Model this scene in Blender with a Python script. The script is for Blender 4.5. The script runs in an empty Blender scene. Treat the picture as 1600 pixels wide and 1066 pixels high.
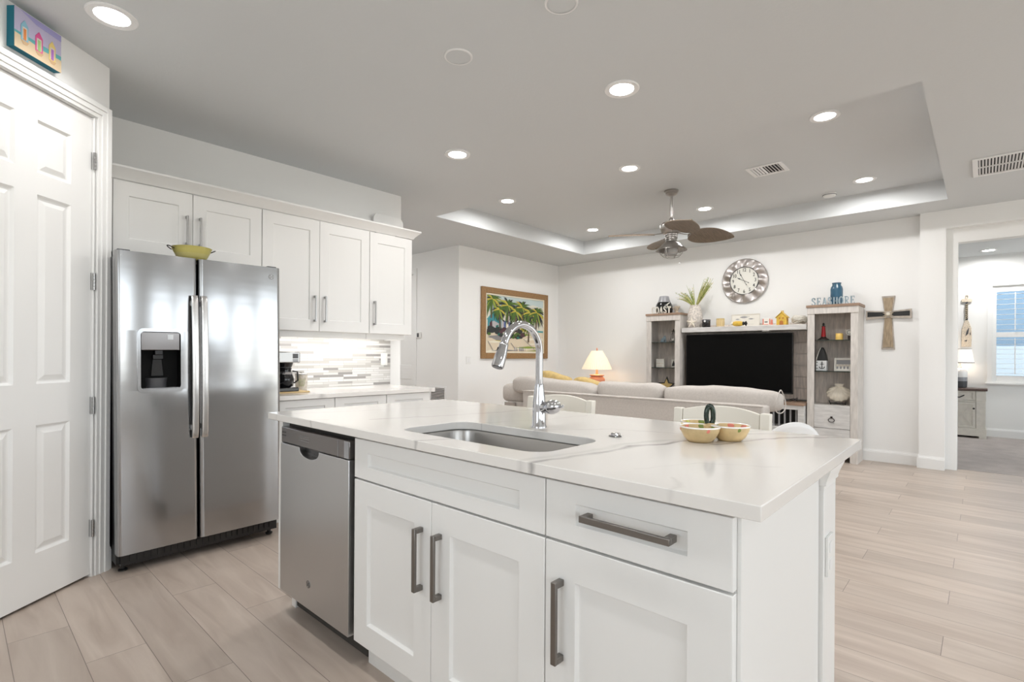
import bpy, bmesh, math, random
from mathutils import Vector, Matrix
from mathutils.geometry import tessellate_polygon
random.seed(7)
PI = math.pi; rad = math.radians
SC = bpy.context.scene; COL = SC.collection

# ------------------------------------------------------------------ camera, sky, exposure
H = 1.187
a_, r_ = rad(42.472), rad(-.354)
Fw = Vector((math.cos(a_), math.sin(a_), 0)); R0 = Vector((math.sin(a_), -math.cos(a_), 0)); U0 = Vector((0, 0, 1))
Rt = R0*math.cos(r_) - U0*math.sin(r_); Up = U0*math.cos(r_) + R0*math.sin(r_)
cam = bpy.data.objects.new('camera', bpy.data.cameras.new('camera')); COL.objects.link(cam)
cam.matrix_world = Matrix(((Rt.x, Up.x, -Fw.x, 0), (Rt.y, Up.y, -Fw.y, 0), (Rt.z, Up.z, -Fw.z, H), (0, 0, 0, 1)))
cam.data.sensor_width = 36; cam.data.lens = 804.31/1600*36; cam.data.shift_y = 22.14/1600
cam.data.clip_start = .02
SC.camera = cam
SC.view_settings.view_transform = 'Standard'; SC.view_settings.look = 'None'
SC.view_settings.exposure = 0.2; SC.view_settings.gamma = 1; SC.view_settings.use_curve_mapping = False
SC.cycles.use_denoising = True
SC.cycles.max_bounces = 8; SC.cycles.diffuse_bounces = 5; SC.cycles.glossy_bounces = 4
SC.cycles.transmission_bounces = 6; SC.cycles.sample_clamp_indirect = 6
SC.cycles.caustics_reflective = False; SC.cycles.caustics_refractive = False
W = bpy.data.worlds.new('sky'); SC.world = W; W.use_nodes = True
wn = W.node_tree; bg = wn.nodes['Background']
tc = wn.nodes.new('ShaderNodeTexCoord'); sx = wn.nodes.new('ShaderNodeSeparateXYZ'); rp = wn.nodes.new('ShaderNodeValToRGB')
wn.links.new(tc.outputs['Generated'], sx.inputs[0]); wn.links.new(sx.outputs['Z'], rp.inputs[0]); wn.links.new(rp.outputs[0], bg.inputs[0])
rp.color_ramp.elements[0].position = 0.0; rp.color_ramp.elements[0].color = (.62, .62, .58, 1)
rp.color_ramp.elements[1].position = .03; rp.color_ramp.elements[1].color = (.86, .94, 1.0, 1)
SKY = 4.6; bg.inputs[1].default_value = SKY
CAN_W = 7.0          # watts of one recessed lamp
WARM = (1.0, .985, .97)

# ------------------------------------------------------------------ materials
M = {}
def nodes(m): return m.node_tree.nodes, m.node_tree.links
def mat(name, col, rough=.5, metal=0., noise=0., nscale=20., bump=0., bscale=200., emit=None, es=0., trans=0., coat=0., stretch=None, spec=.5, aniso=0.):
    m = bpy.data.materials.new(name); m.use_nodes = True; n, l = nodes(m); p = n['Principled BSDF']
    p.inputs['Base Color'].default_value = (*col, 1); p.inputs['Roughness'].default_value = rough; p.inputs['Metallic'].default_value = metal
    p.inputs['Transmission Weight'].default_value = trans; p.inputs['Coat Weight'].default_value = coat; p.inputs['Specular IOR Level'].default_value = spec
    p.inputs['Anisotropic'].default_value = aniso
    if emit: p.inputs['Emission Color'].default_value = (*emit, 1); p.inputs['Emission Strength'].default_value = es
    if noise or bump:
        c = n.new('ShaderNodeTexCoord'); mp = n.new('ShaderNodeMapping'); l.new(c.outputs['Object'], mp.inputs[0])
        if stretch: mp.inputs['Scale'].default_value = stretch
    if noise:
        t = n.new('ShaderNodeTexNoise'); t.inputs['Scale'].default_value = nscale; t.inputs['Detail'].default_value = 5; l.new(mp.outputs[0], t.inputs['Vector'])
        r = n.new('ShaderNodeValToRGB'); l.new(t.outputs['Fac'], r.inputs[0])
        r.color_ramp.elements[0].position = .3; r.color_ramp.elements[1].position = .7
        r.color_ramp.elements[0].color = (*[max(0, v*(1-noise)) for v in col], 1); r.color_ramp.elements[1].color = (*[min(1, v*(1+noise)) for v in col], 1)
        l.new(r.outputs[0], p.inputs['Base Color'])
    if bump:
        t2 = n.new('ShaderNodeTexNoise'); t2.inputs['Scale'].default_value = bscale; l.new(mp.outputs[0], t2.inputs['Vector'])
        b = n.new('ShaderNodeBump'); b.inputs['Strength'].default_value = bump; b.inputs['Distance'].default_value = .01
        l.new(t2.outputs['Fac'], b.inputs['Height']); l.new(b.outputs[0], p.inputs['Normal'])
    M[name] = m; return m
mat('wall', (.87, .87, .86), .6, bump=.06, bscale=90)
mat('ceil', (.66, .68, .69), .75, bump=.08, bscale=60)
mat('trim', (.86, .86, .85), .35)
mat('cabinet', (.82, .815, .80), .33)
mat('cab_in', (.6, .59, .57), .6)
mat('gap', (.05, .045, .04), .8)
mat('steel', (.40, .40, .405), .16, 1., bump=.05, bscale=2.2, stretch=(1, 1, 4))
mat('steel_plain', (.62, .61, .60), .26, 1.)
mat('sink_steel', (.44, .425, .41), .3, 1., bump=.02, bscale=8, stretch=(1, 1, 40))
mat('dw_steel', (.55, .55, .55), .3, 1., bump=.012, bscale=8, stretch=(1, 60, 1))
mat('dw_panel', (.20, .185, .18), .16, .75)
mat('handle', (.24, .225, .21), .32, 1.)
mat('nickel', (.40, .395, .39), .28, 1.)
mat('chrome', (.58, .58, .60), .06, 1.)
mat('black', (.012, .012, .012), .35)
mat('cavity', (.006, .006, .006), .6, spec=.1)
mat('black_gloss', (.012, .012, .013), .12)
mat('screen', (.002, .002, .002), .5, spec=.1)
mat('dark_grey', (.07, .07, .075), .3)
mat('mid_grey', (.32, .32, .33), .2)
mat('white', (.85, .85, .85), .35)
mat('white_plastic', (.82, .82, .80), .3)
mat('off_white', (.80, .77, .70), .5)
mat('cream', (.80, .765, .69), .5)
mat('fabric', (.54, .50, .465), .9, noise=.06, nscale=60, bump=.15, bscale=600)
mat('fabric_dark', (.38, .34, .31), .9, noise=.08, nscale=80, bump=.15, bscale=500)
mat('gold_fabric', (.58, .42, .17), .85, noise=.12, nscale=30)
mat('terracotta', (.70, .27, .15), .45, noise=.15, nscale=12)
mat('blade', (.20, .155, .115), .5, noise=.3, nscale=12, stretch=(1, 14, 1))
mat('pewter', (.42, .40, .38), .32, 1.)
mat('frame_wood', (.30, .17, .07), .5, noise=.25, nscale=10, stretch=(3, 3, 12))
mat('white_wood', (.62, .585, .55), .6, noise=.13, nscale=9, stretch=(5, 5, .9))
mat('white_wood_h', (.60, .59, .575), .6, noise=.13, nscale=9, stretch=(5, .9, 5))
mat('grey_wood', (.74, .67, .61), .65, noise=.22, nscale=8, stretch=(6, 6, .8))
mat('brown_top', (.30, .20, .14), .55, noise=.2, nscale=10, stretch=(6, .9, 5))
mat('barn_wood', (.36, .28, .19), .8, noise=.3, nscale=12, stretch=(6, 6, 1))
mat('barn_grey', (.45, .40, .35), .8, noise=.2, nscale=12, stretch=(6, 2, 2))
mat('twine', (.55, .45, .30), .9, noise=.3, nscale=200)
mat('yellow_en', (.62, .55, .17), .3)
mat('dark_wire', (.04, .028, .025), .4, .5)
mat('red', (.45, .01, .015), .35)
mat('blue_glass', (.04, .115, .185), .12, noise=.25, nscale=6)
mat('sea_blue', (.33, .42, .475), .6, noise=.2, nscale=30)
mat('grey_glaze', (.30, .30, .32), .3)
mat('stone_vase', (.62, .57, .52), .8, noise=.3, nscale=45, bump=.5, bscale=60)
mat('leaf', (.30, .36, .10), .6, noise=.4, nscale=25)
mat('leaf_light', (.55, .50, .22), .6, noise=.3, nscale=25)
mat('coral', (.66, .57, .46), .85, noise=.25, nscale=70)
mat('starfish', (.74, .68, .58), .8, noise=.1, nscale=60)
mat('yellow_house', (.66, .43, .06), .5, noise=.15, nscale=30)
mat('house_dark', (.45, .16, .03), .6)
mat('amber_wax', (.80, .55, .16), .4, emit=(1, .6, .15), es=.12)
mat('shell', (.74, .68, .57), .4, noise=.1, nscale=12)
mat('clear', (1, 1, 1), .02, trans=1.)
mat('glass_edge', (.02, .06, .05), .05, trans=.6)
mat('frost', (.85, .86, .86), .25, trans=.6)
mat('clock_face', (.78, .77, .71), .6)
mat('silver', (.60, .565, .55), .42, 1., noise=.06, nscale=30)
mat('teal', (.0, .17, .25), .5)
mat('bowl_skin', (.62, .46, .24), .4, noise=.28, nscale=9, bump=.1, bscale=300)
mat('bowl_in', (.85, .82, .78), .25)
mat('fruit_red', (.70, .22, .16), .3); mat('fruit_green', (.20, .26, .06), .3); mat('fruit_lime', (.58, .60, .15), .3)
mat('green_glaze', (.015, .03, .02), .1, noise=.5, nscale=60)
mat('tan_board', (.68, .50, .25), .5)
mat('jar_glaze', (.62, .57, .50), .25, noise=.2, nscale=40)
mat('coffee', (.05, .02, .01), .1)
mat('greige', (.74, .70, .63), .5, noise=.05, nscale=20)
mat('dark_brown', (.10, .06, .05), .4)
mat('carpet', (.53, .475, .45), 1., noise=.12, nscale=4, bump=.6, bscale=700)
mat('siding_blue', (.13, .20, .27), .7); mat('siding_pale', (.34, .38, .41), .7)
mat('holder_gold', (.70, .54, .28), .5)
mat('vent_dark', (.03, .03, .03), .7)
mat('led', (1, 1, 1), .4, emit=WARM, es=14.)
mat('strip', (1, 1, 1), .4, emit=(1, .97, .92), es=3.)
mat('shade_lit', (.85, .78, .62), .8, emit=(1, .80, .52), es=.30)
mat('shade_bed', (.85, .83, .80), .8, emit=(1, .86, .72), es=.55)
mat('glow_bulb', (1, 1, 1), .4, emit=(1, .85, .65), es=6.)
for k, c in dict(p_sky=(.52, .62, .62), p_sky2=(.72, .70, .60), p_sand=(.70, .60, .45), p_sand2=(.80, .75, .62), p_shade=(.25, .24, .24), p_teal=(.05, .26, .30), p_teal2=(.02, .16, .13),
        p_roof=(.46, .44, .45), p_dark=(.025, .03, .03), p_maroon=(.08, .03, .04), p_green=(.07, .14, .02), p_green2=(.26, .34, .05), p_yel=(.55, .45, .06), p_sea=(.10, .35, .36), p_trunk=(.12, .08, .05),
        p_mat=(.80, .74, .60), p_blue=(.10, .13, .30), c_sky=(.36, .34, .62), c_sky2=(.50, .47, .64), c_sea=(.12, .42, .44), c_sand=(.62, .49, .32), c_blue=(.25, .50, .62), c_pink=(.70, .10, .30), c_yel=(.75, .58, .20), c_or=(.75, .25, .06), c_gr=(.35, .55, .20), c_pu=(.40, .15, .50), c_wh=(.68, .62, .56), c_st=(.55, .36, .20), p_brown=(.3, .17, .08)).items():
    mat(k, c, .6)

def floor_material():
    m = bpy.data.materials.new('floor_planks'); m.use_nodes = True; n, l = nodes(m); p = n['Principled BSDF']
    tcn = n.new('ShaderNodeTexCoord'); s = n.new('ShaderNodeSeparateXYZ'); l.new(tcn.outputs['Object'], s.inputs[0])
    def mth(op, a, b=None, c=None):
        x = n.new('ShaderNodeMath'); x.operation = op
        for i, v in enumerate((a, b, c)):
            if v is None: continue
            if isinstance(v, (int, float)): x.inputs[i].default_value = v
            else: l.new(v, x.inputs[i])
        return x.outputs[0]
    u = mth('DIVIDE', mth('SUBTRACT', s.outputs['X'], 3.25), .193); row = mth('FLOOR', u); fu = mth('SUBTRACT', u, row)
    v = mth('ADD', mth('DIVIDE', mth('SUBTRACT', s.outputs['Y'], .12), 1.2), mth('DIVIDE', row, 3.0)); cl = mth('FLOOR', v); fv = mth('SUBTRACT', v, cl)
    eu = mth('MULTIPLY', mth('MINIMUM', fu, mth('SUBTRACT', 1, fu)), .193); ev = mth('MULTIPLY', mth('MINIMUM', fv, mth('SUBTRACT', 1, fv)), 1.2)
    e = mth('MINIMUM', eu, ev); seam = mth('LESS_THAN', e, .0012)
    cb = n.new('ShaderNodeCombineXYZ'); l.new(row, cb.inputs[0]); l.new(cl, cb.inputs[1])
    wnz = n.new('ShaderNodeTexWhiteNoise'); wnz.noise_dimensions = '2D'; l.new(cb.outputs[0], wnz.inputs['Vector'])
    off = n.new('ShaderNodeVectorMath'); off.operation = 'SCALE'; l.new(wnz.outputs['Color'], off.inputs[0]); off.inputs['Scale'].default_value = 13.
    ad = n.new('ShaderNodeVectorMath'); l.new(tcn.outputs['Object'], ad.inputs[0]); l.new(off.outputs[0], ad.inputs[1])
    mp = n.new('ShaderNodeMapping'); mp.inputs['Scale'].default_value = (9, 1.1, 1); l.new(ad.outputs[0], mp.inputs[0])
    g = n.new('ShaderNodeTexNoise'); g.inputs['Scale'].default_value = 1.6; g.inputs['Detail'].default_value = 6; g.inputs['Distortion'].default_value = .8; l.new(mp.outputs[0], g.inputs['Vector'])
    r = n.new('ShaderNodeValToRGB'); l.new(g.outputs['Fac'], r.inputs[0])
    r.color_ramp.elements[0].position = .28; r.color_ramp.elements[0].color = (.425, .345, .29, 1)
    r.color_ramp.elements[1].position = .72; r.color_ramp.elements[1].color = (.565, .48, .415, 1)
    br = n.new('ShaderNodeMix'); br.data_type = 'RGBA'; br.blend_type = 'MULTIPLY'; br.inputs[0].default_value = 1.
    gr = n.new('ShaderNodeMapRange'); gr.inputs[3].default_value = .90; gr.inputs[4].default_value = 1.08; l.new(wnz.outputs['Value'], gr.inputs[0])
    l.new(r.outputs[0], br.inputs[6]); l.new(gr.outputs[0], br.inputs[7])
    mx = n.new('ShaderNodeMix'); mx.data_type = 'RGBA'; l.new(seam, mx.inputs[0]); l.new(br.outputs[2], mx.inputs[6]); mx.inputs[7].default_value = (.20, .16, .135, 1)
    l.new(mx.outputs[2], p.inputs['Base Color']); p.inputs['Roughness'].default_value = .36
    b = n.new('ShaderNodeBump'); b.inputs['Strength'].default_value = .25; b.inputs['Distance'].default_value = .002; b.invert = True
    l.new(seam, b.inputs['Height']); l.new(b.outputs[0], p.inputs['Normal'])
    M['floor'] = m
floor_material()

def quartz(name, lines):
    # white quartz with soft grey veins: each vein follows a polyline given in plan, warped by noise
    m = bpy.data.materials.new(name); m.use_nodes = True; n, l = nodes(m); p = n['Principled BSDF']
    tcn = n.new('ShaderNodeTexCoord')
    nz = n.new('ShaderNodeTexNoise'); nz.inputs['Scale'].default_value = 5.; nz.inputs['Detail'].default_value = 5; l.new(tcn.outputs['Object'], nz.inputs['Vector'])
    sb = n.new('ShaderNodeVectorMath'); sb.operation = 'SUBTRACT'; l.new(nz.outputs['Color'], sb.inputs[0]); sb.inputs[1].default_value = (.5, .5, .5)
    sc = n.new('ShaderNodeVectorMath'); sc.operation = 'SCALE'; l.new(sb.outputs[0], sc.inputs[0]); sc.inputs['Scale'].default_value = .11
    ad = n.new('ShaderNodeVectorMath'); l.new(tcn.outputs['Object'], ad.inputs[0]); l.new(sc.outputs[0], ad.inputs[1])
    s = n.new('ShaderNodeSeparateXYZ'); l.new(ad.outputs[0], s.inputs[0])
    nw = n.new('ShaderNodeTexNoise'); nw.inputs['Scale'].default_value = 7.; l.new(tcn.outputs['Object'], nw.inputs['Vector'])
    def mth(op, a, b=None):
        x = n.new('ShaderNodeMath'); x.operation = op
        for i, v in enumerate((a, b)):
            if v is None: continue
            if isinstance(v, (int, float)): x.inputs[i].default_value = v
            else: l.new(v, x.inputs[i])
        return x.outputs[0]
    tot = None
    for (pts, w, st) in lines:
        for (x0, y0), (x1, y1) in zip(pts, pts[1:]):
            dx, dy = x1-x0, y1-y0; L2 = dx*dx+dy*dy
            px = mth('SUBTRACT', s.outputs[0], x0); py = mth('SUBTRACT', s.outputs[1], y0)
            t = mth('DIVIDE', mth('ADD', mth('MULTIPLY', px, dx), mth('MULTIPLY', py, dy)), L2)
            t = mth('MINIMUM', mth('MAXIMUM', t, 0.), 1.)
            ex = mth('SUBTRACT', px, mth('MULTIPLY', t, dx)); ey = mth('SUBTRACT', py, mth('MULTIPLY', t, dy))
            d = mth('SQRT', mth('ADD', mth('MULTIPLY', ex, ex), mth('MULTIPLY', ey, ey)))
            k = n.new('ShaderNodeMapRange'); k.inputs[1].default_value = 0; k.inputs[2].default_value = w; k.inputs[3].default_value = st; k.inputs[4].default_value = 0; l.new(d, k.inputs[0])
            o = mth('MULTIPLY', k.outputs[0], nw.outputs['Fac'])
            tot = o if tot is None else mth('MAXIMUM', tot, o)
    mx = n.new('ShaderNodeMix'); mx.data_type = 'RGBA'; l.new(tot, mx.inputs[0])
    mx.inputs[6].default_value = (.78, .755, .725, 1); mx.inputs[7].default_value = (.27, .255, .25, 1)
    l.new(mx.outputs[2], p.inputs['Base Color']); p.inputs['Roughness'].default_value = .12
    M[name] = m
quartz('quartz', [([(.90, .86), (1.16, .81), (1.42, .78), (1.62, .70)], .016, 1.4), ([(1.58, .715), (1.72, .62), (1.84, .5)], .009, .9),
    ([(1.2, 1.9), (1.5, 1.77), (1.84, 1.69), (2.2, 1.66)], .011, .9), ([(.9, 1.36), (1.10, 1.27)], .010, .9), ([(1.0, 2.35), (1.35, 2.2), (1.7, 2.1), (2.1, 1.98)], .007, .7),
    ([(1.6, .60), (1.82, .52), (1.96, .44), (2.1, .25)], .013, 1.3), ([(1.50, 1.16), (1.67, 1.01), (1.75, .79)], .005, .8), ([(1.8, .70), (1.93, .56), (2.1, .38)], .012, 1.2),
    ([(.9, .47), (1.05, .46), (1.10, .50)], .010, .28), ([(.9, 2.06), (1.06, 2.0)], .010, .8), ([(.9, .90), (1.2, .84), (1.5, .80), (1.7, .69)], .020, .45), ([(1.55, .74), (1.75, .66), (1.95, .62), (2.1, .55)], .010, 1.0), ([(1.4, 1.5), (1.75, 1.35), (2.1, 1.30)], .006, .6), ([(1.13, .62), (1.3, .52), (1.4, .36)], .005, .35)])
quartz('quartz_back', [([(1.4, 3.62), (1.7, 3.58), (1.9, 3.5)], .012, 1.), ([(1.8, 4.2), (2.3, 3.8), (2.75, 3.6), (2.9, 3.5)], .012, .8), ([(2.55, 3.7), (2.72, 3.58)], .015, 1.2)])

def mosaic():
    m = bpy.data.materials.new('mosaic'); m.use_nodes = True; n, l = nodes(m); p = n['Principled BSDF']
    tcn = n.new('ShaderNodeTexCoord'); mp = n.new('ShaderNodeMapping'); l.new(tcn.outputs['Object'], mp.inputs[0]); mp.inputs['Rotation'].default_value = (PI/2, 0, 0)
    b = n.new('ShaderNodeTexBrick'); l.new(mp.outputs[0], b.inputs['Vector']); b.offset = .37; b.offset_frequency = 2; b.squash = 1.6; b.squash_frequency = 3
    b.inputs['Scale'].default_value = 1; b.inputs['Brick Width'].default_value = .14; b.inputs['Row Height'].default_value = .0205; b.inputs['Mortar Size'].default_value = .0012
    b.inputs['Color1'].default_value = (0, 0, 0, 1); b.inputs['Color2'].default_value = (1, 1, 1, 1); b.inputs['Mortar'].default_value = (.62, .62, .62, 1)
    r = n.new('ShaderNodeValToRGB'); l.new(b.outputs['Color'], r.inputs[0]); r.color_ramp.interpolation = 'CONSTANT'
    e = r.color_ramp.elements; e[0].position = 0; e[0].color = (.30, .285, .28, 1); e[1].position = .10; e[1].color = (.64, .63, .61, 1)
    for ps, c in ((.26, (.50, .48, .455)), (.42, (.68, .67, .66)), (.56, (.40, .385, .37)), (.64, (.58, .57, .55)), (.80, (.70, .69, .68))):
        q = e.new(ps); q.color = (*c, 1)
    l.new(r.outputs[0], p.inputs['Base Color']); p.inputs['Roughness'].default_value = .15; M['mosaic'] = m
mosaic()

# ------------------------------------------------------------------ mesh helpers
class MB:
    def __init__(s): s.v = []; s.f = []; s.m = []
    def add(s, vs, fs, m=0):
        b = len(s.v); s.v += [tuple(v) for v in vs]; s.f += [[b+i for i in f] for f in fs]; s.m += [m]*len(fs); return s
    def box(s, x0, x1, y0, y1, z0, z1, m=0):
        return s.add([(x, y, z) for x in (x0, x1) for y in (y0, y1) for z in (z0, z1)], [(0, 1, 3, 2), (4, 6, 7, 5), (0, 4, 5, 1), (2, 3, 7, 6), (0, 2, 6, 4), (1, 5, 7, 3)], m)
    def boxf(s, fn, u0, u1, z0, z1, d0, d1, m=0):
        return s.add([fn(u, z, d) for u in (u0, u1) for z in (z0, z1) for d in (d0, d1)], [(0, 1, 3, 2), (4, 6, 7, 5), (0, 4, 5, 1), (2, 3, 7, 6), (0, 2, 6, 4), (1, 5, 7, 3)], m)
    def prism(s, pts, fn, d0, d1, m=0):      # pts (u,z) outline, extruded d0..d1
        n = len(pts); tri = tessellate_polygon([[Vector((p[0], p[1], 0)) for p in pts]])
        vs = [fn(u, z, d0) for u, z in pts] + [fn(u, z, d1) for u, z in pts]
        fs = [tuple(t) for t in tri] + [tuple(n+i for i in reversed(t)) for t in tri] + [(i, (i+1) % n, n+(i+1) % n, n+i) for i in range(n)]
        return s.add(vs, fs, m)
    def flat(s, pts, fn, d, m=0): return s.prism(pts, fn, d-.0006, d, m)
    def rings(s, rings, m=0, closed=True, cap0=True, cap1=True, loop=False):
        n = len(rings[0]); vs = [p for r in rings for p in r]; fs = []
        R = len(rings); rng = R if loop else R-1
        for i in range(rng):
            j = (i+1) % R
            for k in range(n if closed else n-1):
                q = (k+1) % n; fs.append((i*n+k, i*n+q, j*n+q, j*n+k))
        if cap0 and not loop: fs.append(tuple(range(n-1, -1, -1)))
        if cap1 and not loop: fs.append(tuple((R-1)*n+k for k in range(n)))
        return s.add(vs, fs, m)
    def lathe(s, prof, c=(0, 0, 0), n=28, axis='z', m=0, cap0=True, cap1=True):   # prof [(r,h)]
        rr = []
        for r, h in prof:
            ring = []
            for k in range(n):
                t = 2*PI*k/n; x, y = r*math.cos(t), r*math.sin(t)
                p = {'z': (x, y, h), 'x': (h, x, y), 'y': (x, h, y), '-x': (-h, -x, y)}[axis]
                ring.append((c[0]+p[0], c[1]+p[1], c[2]+p[2]))
            rr.append(ring)
        return s.rings(rr, m, cap0=cap0, cap1=cap1)
    def tube(s, path, r, n=10, m=0, flat=None, closed=False):
        P = [Vector(p) for p in path]; rr = []; N = len(P)
        up = None
        for i, p in enumerate(P):
            if closed: t = P[(i+1) % N]-P[i-1]
            else: t = (P[min(i+1, N-1)]-P[max(i-1, 0)])
            t = t.normalized() if t.length > 0 else Vector((0, 0, 1))
            if up is None:
                up = Vector((0, 0, 1)) if abs(t.z) < .9 else Vector((1, 0, 0))
            a = t.cross(up).normalized(); b = a.cross(t).normalized(); up = b
            ri = r[i] if isinstance(r, (list, tuple)) else r
            rr.append([tuple(p + a*(math.cos(2*PI*k/n)*ri) + b*(math.sin(2*PI*k/n)*ri*(flat or 1))) for k in range(n)])
        return s.rings(rr, m, loop=closed)
    def sphere(s, c, r, n=16, m=0, sc=(1, 1, 1), e=1.0):
        rr = []
        sg = lambda v: math.copysign(abs(v)**e, v)
        for i in range(1, n//2):
            t = -PI/2+PI*i/(n//2); rr.append([(c[0]+r*sc[0]*sg(math.cos(t))*sg(math.cos(2*PI*k/n)), c[1]+r*sc[1]*sg(math.cos(t))*sg(math.sin(2*PI*k/n)), c[2]+r*sc[2]*sg(math.sin(t))) for k in range(n)])
        return s.rings(rr, m)
    def build(s, name, mats, parent=None, bevel=0., smooth=40, loc=None, seg=2, world=True, sub=0):
        me = bpy.data.meshes.new(name)
        off = Vector((0, 0, 0))
        if parent is not None and world: off = Vector(parent.get('_o', (0, 0, 0)))
        if loc is not None: off = Vector(loc)
        me.from_pydata([tuple(Vector(v)-off) for v in s.v], [], s.f)
        for x in (mats if isinstance(mats, (list, tuple)) else [mats]): me.materials.append(M[x])
        me.polygons.foreach_set('material_index', s.m)
        bm = bmesh.new(); bm.from_mesh(me); bmesh.ops.recalc_face_normals(bm, faces=bm.faces); bm.to_mesh(me); bm.free()
        if smooth: me.shade_smooth(); me.set_sharp_from_angle(angle=rad(smooth))
        o = bpy.data.objects.new(name, me); COL.objects.link(o)
        if parent is not None: o.parent = parent; o['_o'] = tuple(off)
        elif loc is not None: o.location = loc
        if bevel:
            b = o.modifiers.new('bevel', 'BEVEL'); b.width = bevel; b.segments = seg; b.limit_method = 'ANGLE'; b.angle_limit = rad(40); b.harden_normals = False
        if sub:
            b = o.modifiers.new('sub', 'SUBSURF'); b.levels = sub; b.render_levels = sub
        return o
def thing(name, label, cat, loc=(0, 0, 0), rot=None, group=None):
    o = bpy.data.objects.new(name, None); COL.objects.link(o); o.location = loc; o['_o'] = tuple(loc); o.empty_display_size = .05
    if rot: o.rotation_euler = rot
    return tag(o, label, cat, group)
def tag(o, label, cat, group=None):
    o['label'] = label; o['category'] = cat
    if group: o['group'] = group
    return o
def struct(o): o['kind'] = 'structure'; return o
def lab(o, t): o['label'] = t; return o
def dup(o, parent=None, dz=None):
    c = o.copy(); COL.objects.link(c)
    if parent is not None: c.parent = parent
    for ch in list(o.children): dup(ch, c)
    return c
FX = lambda x0: (lambda u, z, d: (x0-d, u, z))      # plane facing -x : u along y
FY = lambda y0: (lambda u, z, d: (u, y0-d, z))      # plane facing -y : u along x
def shaker(mb, fn, u0, u1, z0, z1, ru, rz, rec=.009, th=.02, bev=.004, m=0):
    def ring(a0, a1, b0, b1, d): return [fn(a0, b0, d), fn(a1, b0, d), fn(a1, b1, d), fn(a0, b1, d)]
    mb.rings([ring(u0, u1, z0, z1, -th), ring(u0, u1, z0, z1, -.0015), ring(u0+.0015, u1-.0015, z0+.0015, z1-.0015, 0), ring(u0+ru, u1-ru, z0+rz, z1-rz, 0), ring(u0+ru+bev, u1-ru-bev, z0+rz+bev, z1-rz-bev, -rec)], m)
def pull(fn, u0, u1, z0, z1, d=.035, w=.013, vertical=True, mats='handle', parent=None, name='handle'):
    mb = MB()
    if vertical:
        u = (u0+u1)/2; mb.boxf(fn, u-w/2, u+w/2, z0, z1, d-.010, d)
        for z in (z0, z1-.016): mb.boxf(fn, u-w/2, u+w/2, z, z+.016, 0, d-.010)
    else:
        z = (z0+z1)/2; mb.boxf(fn, u0, u1, z-w/2, z+w/2, d-.010, d)
        for u in (u0, u1-.016): mb.boxf(fn, u, u+.016, z-w/2, z+w/2, 0, d-.010)
    return mb.build(name, mats, parent, bevel=.0015)
def text(body, size, fn, uc, zc, d0, d1, mb, m=0, sx=1., bold=0., align='CENTER', rot=0.):
    cu = bpy.data.curves.new('t', 'FONT'); cu.body = body; cu.size = size; cu.align_x = align; cu.align_y = 'CENTER'; cu.extrude = .5; cu.offset = bold; cu.resolution_u = 3
    o = bpy.data.objects.new('t', cu); COL.objects.link(o)
    me = o.to_mesh(); vs = []
    for v in me.vertices:
        x, y = v.co.x*sx, v.co.y
        x, y = x*math.cos(rot)-y*math.sin(rot), x*math.sin(rot)+y*math.cos(rot)
        vs.append(fn(uc+x, zc+y, d0 if v.co.z < 0 else d1))
    mb.add(vs, [tuple(p.vertices) for p in me.polygons], m)
    o.to_mesh_clear(); bpy.data.objects.remove(o); bpy.data.curves.remove(cu)
def arc(c, r, a0, a1, n): return [(c[0]+r*math.cos(a0+(a1-a0)*i/n), c[1]+r*math.sin(a0+(a1-a0)*i/n)) for i in range(n+1)]
def rrect(u0, u1, v0, v1, r, n=6):
    return arc((u1-r, v1-r), r, 0, PI/2, n)+arc((u0+r, v1-r), r, PI/2, PI, n)+arc((u0+r, v0+r), r, PI, 1.5*PI, n)+arc((u1-r, v0+r), r, 1.5*PI, 2*PI, n)
def lamp_area(loc, size, watts, col, parent=None, shape='DISK', rot=(0, 0, 0), sy=None, spread=None):
    L = bpy.data.lights.new('lamp', 'AREA'); L.shape = shape; L.size = size; L.energy = watts; L.color = col
    if sy: L.size_y = sy
    if spread: L.spread = spread
    o = bpy.data.objects.new('lamp_light', L); COL.objects.link(o); o.location = loc; o.rotation_euler = rot; return o
def lamp_point(loc, r, watts, col):
    L = bpy.data.lights.new('lamp', 'POINT'); L.shadow_soft_size = r; L.energy = watts; L.color = col
    o = bpy.data.objects.new('lamp_light', L); COL.objects.link(o); o.location = loc; return o
ZC = 2.743; ZT = 2.945
XW, YK, YP, XH = 7.17, 4.234, 5.48, 4.86      # TV wall, kitchen wall, picture wall, hall wall

# ------------------------------------------------------------------ setting
struct(MB().box(-1.7, 7.27, -4.4, 8.1, -.1, 0).build('floor', 'floor'))
struct(MB().box(7.27, 10.75, -2.6, 1.9, -.1, .004).build('floor_bedroom', 'carpet'))
c = MB(); tx0, tx1, ty0, ty1 = 3.69, 6.59, .262, 4.55
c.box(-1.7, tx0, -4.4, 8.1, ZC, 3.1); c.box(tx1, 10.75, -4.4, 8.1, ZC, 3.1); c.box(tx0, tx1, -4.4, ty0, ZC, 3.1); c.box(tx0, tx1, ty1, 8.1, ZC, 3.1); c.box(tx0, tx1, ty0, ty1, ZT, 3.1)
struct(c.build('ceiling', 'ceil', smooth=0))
struct(MB().box(-1.72, 2.995, YK, YK+.12, 0, ZC).build('wall_kitchen', 'wall'))
struct(MB().box(.465, .585, 3.56, YK, 0, ZC).build('wall_pantry_return', 'wall'))
struct(MB().box(2.875, 2.995, YK+.12, 8.0, 0, ZC).build('wall_hall_left', 'wall'))
struct(MB().box(2.875, XH+.12, 8.0, 8.1, 0, ZC).build('wall_hall_end', 'wall'))
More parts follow.
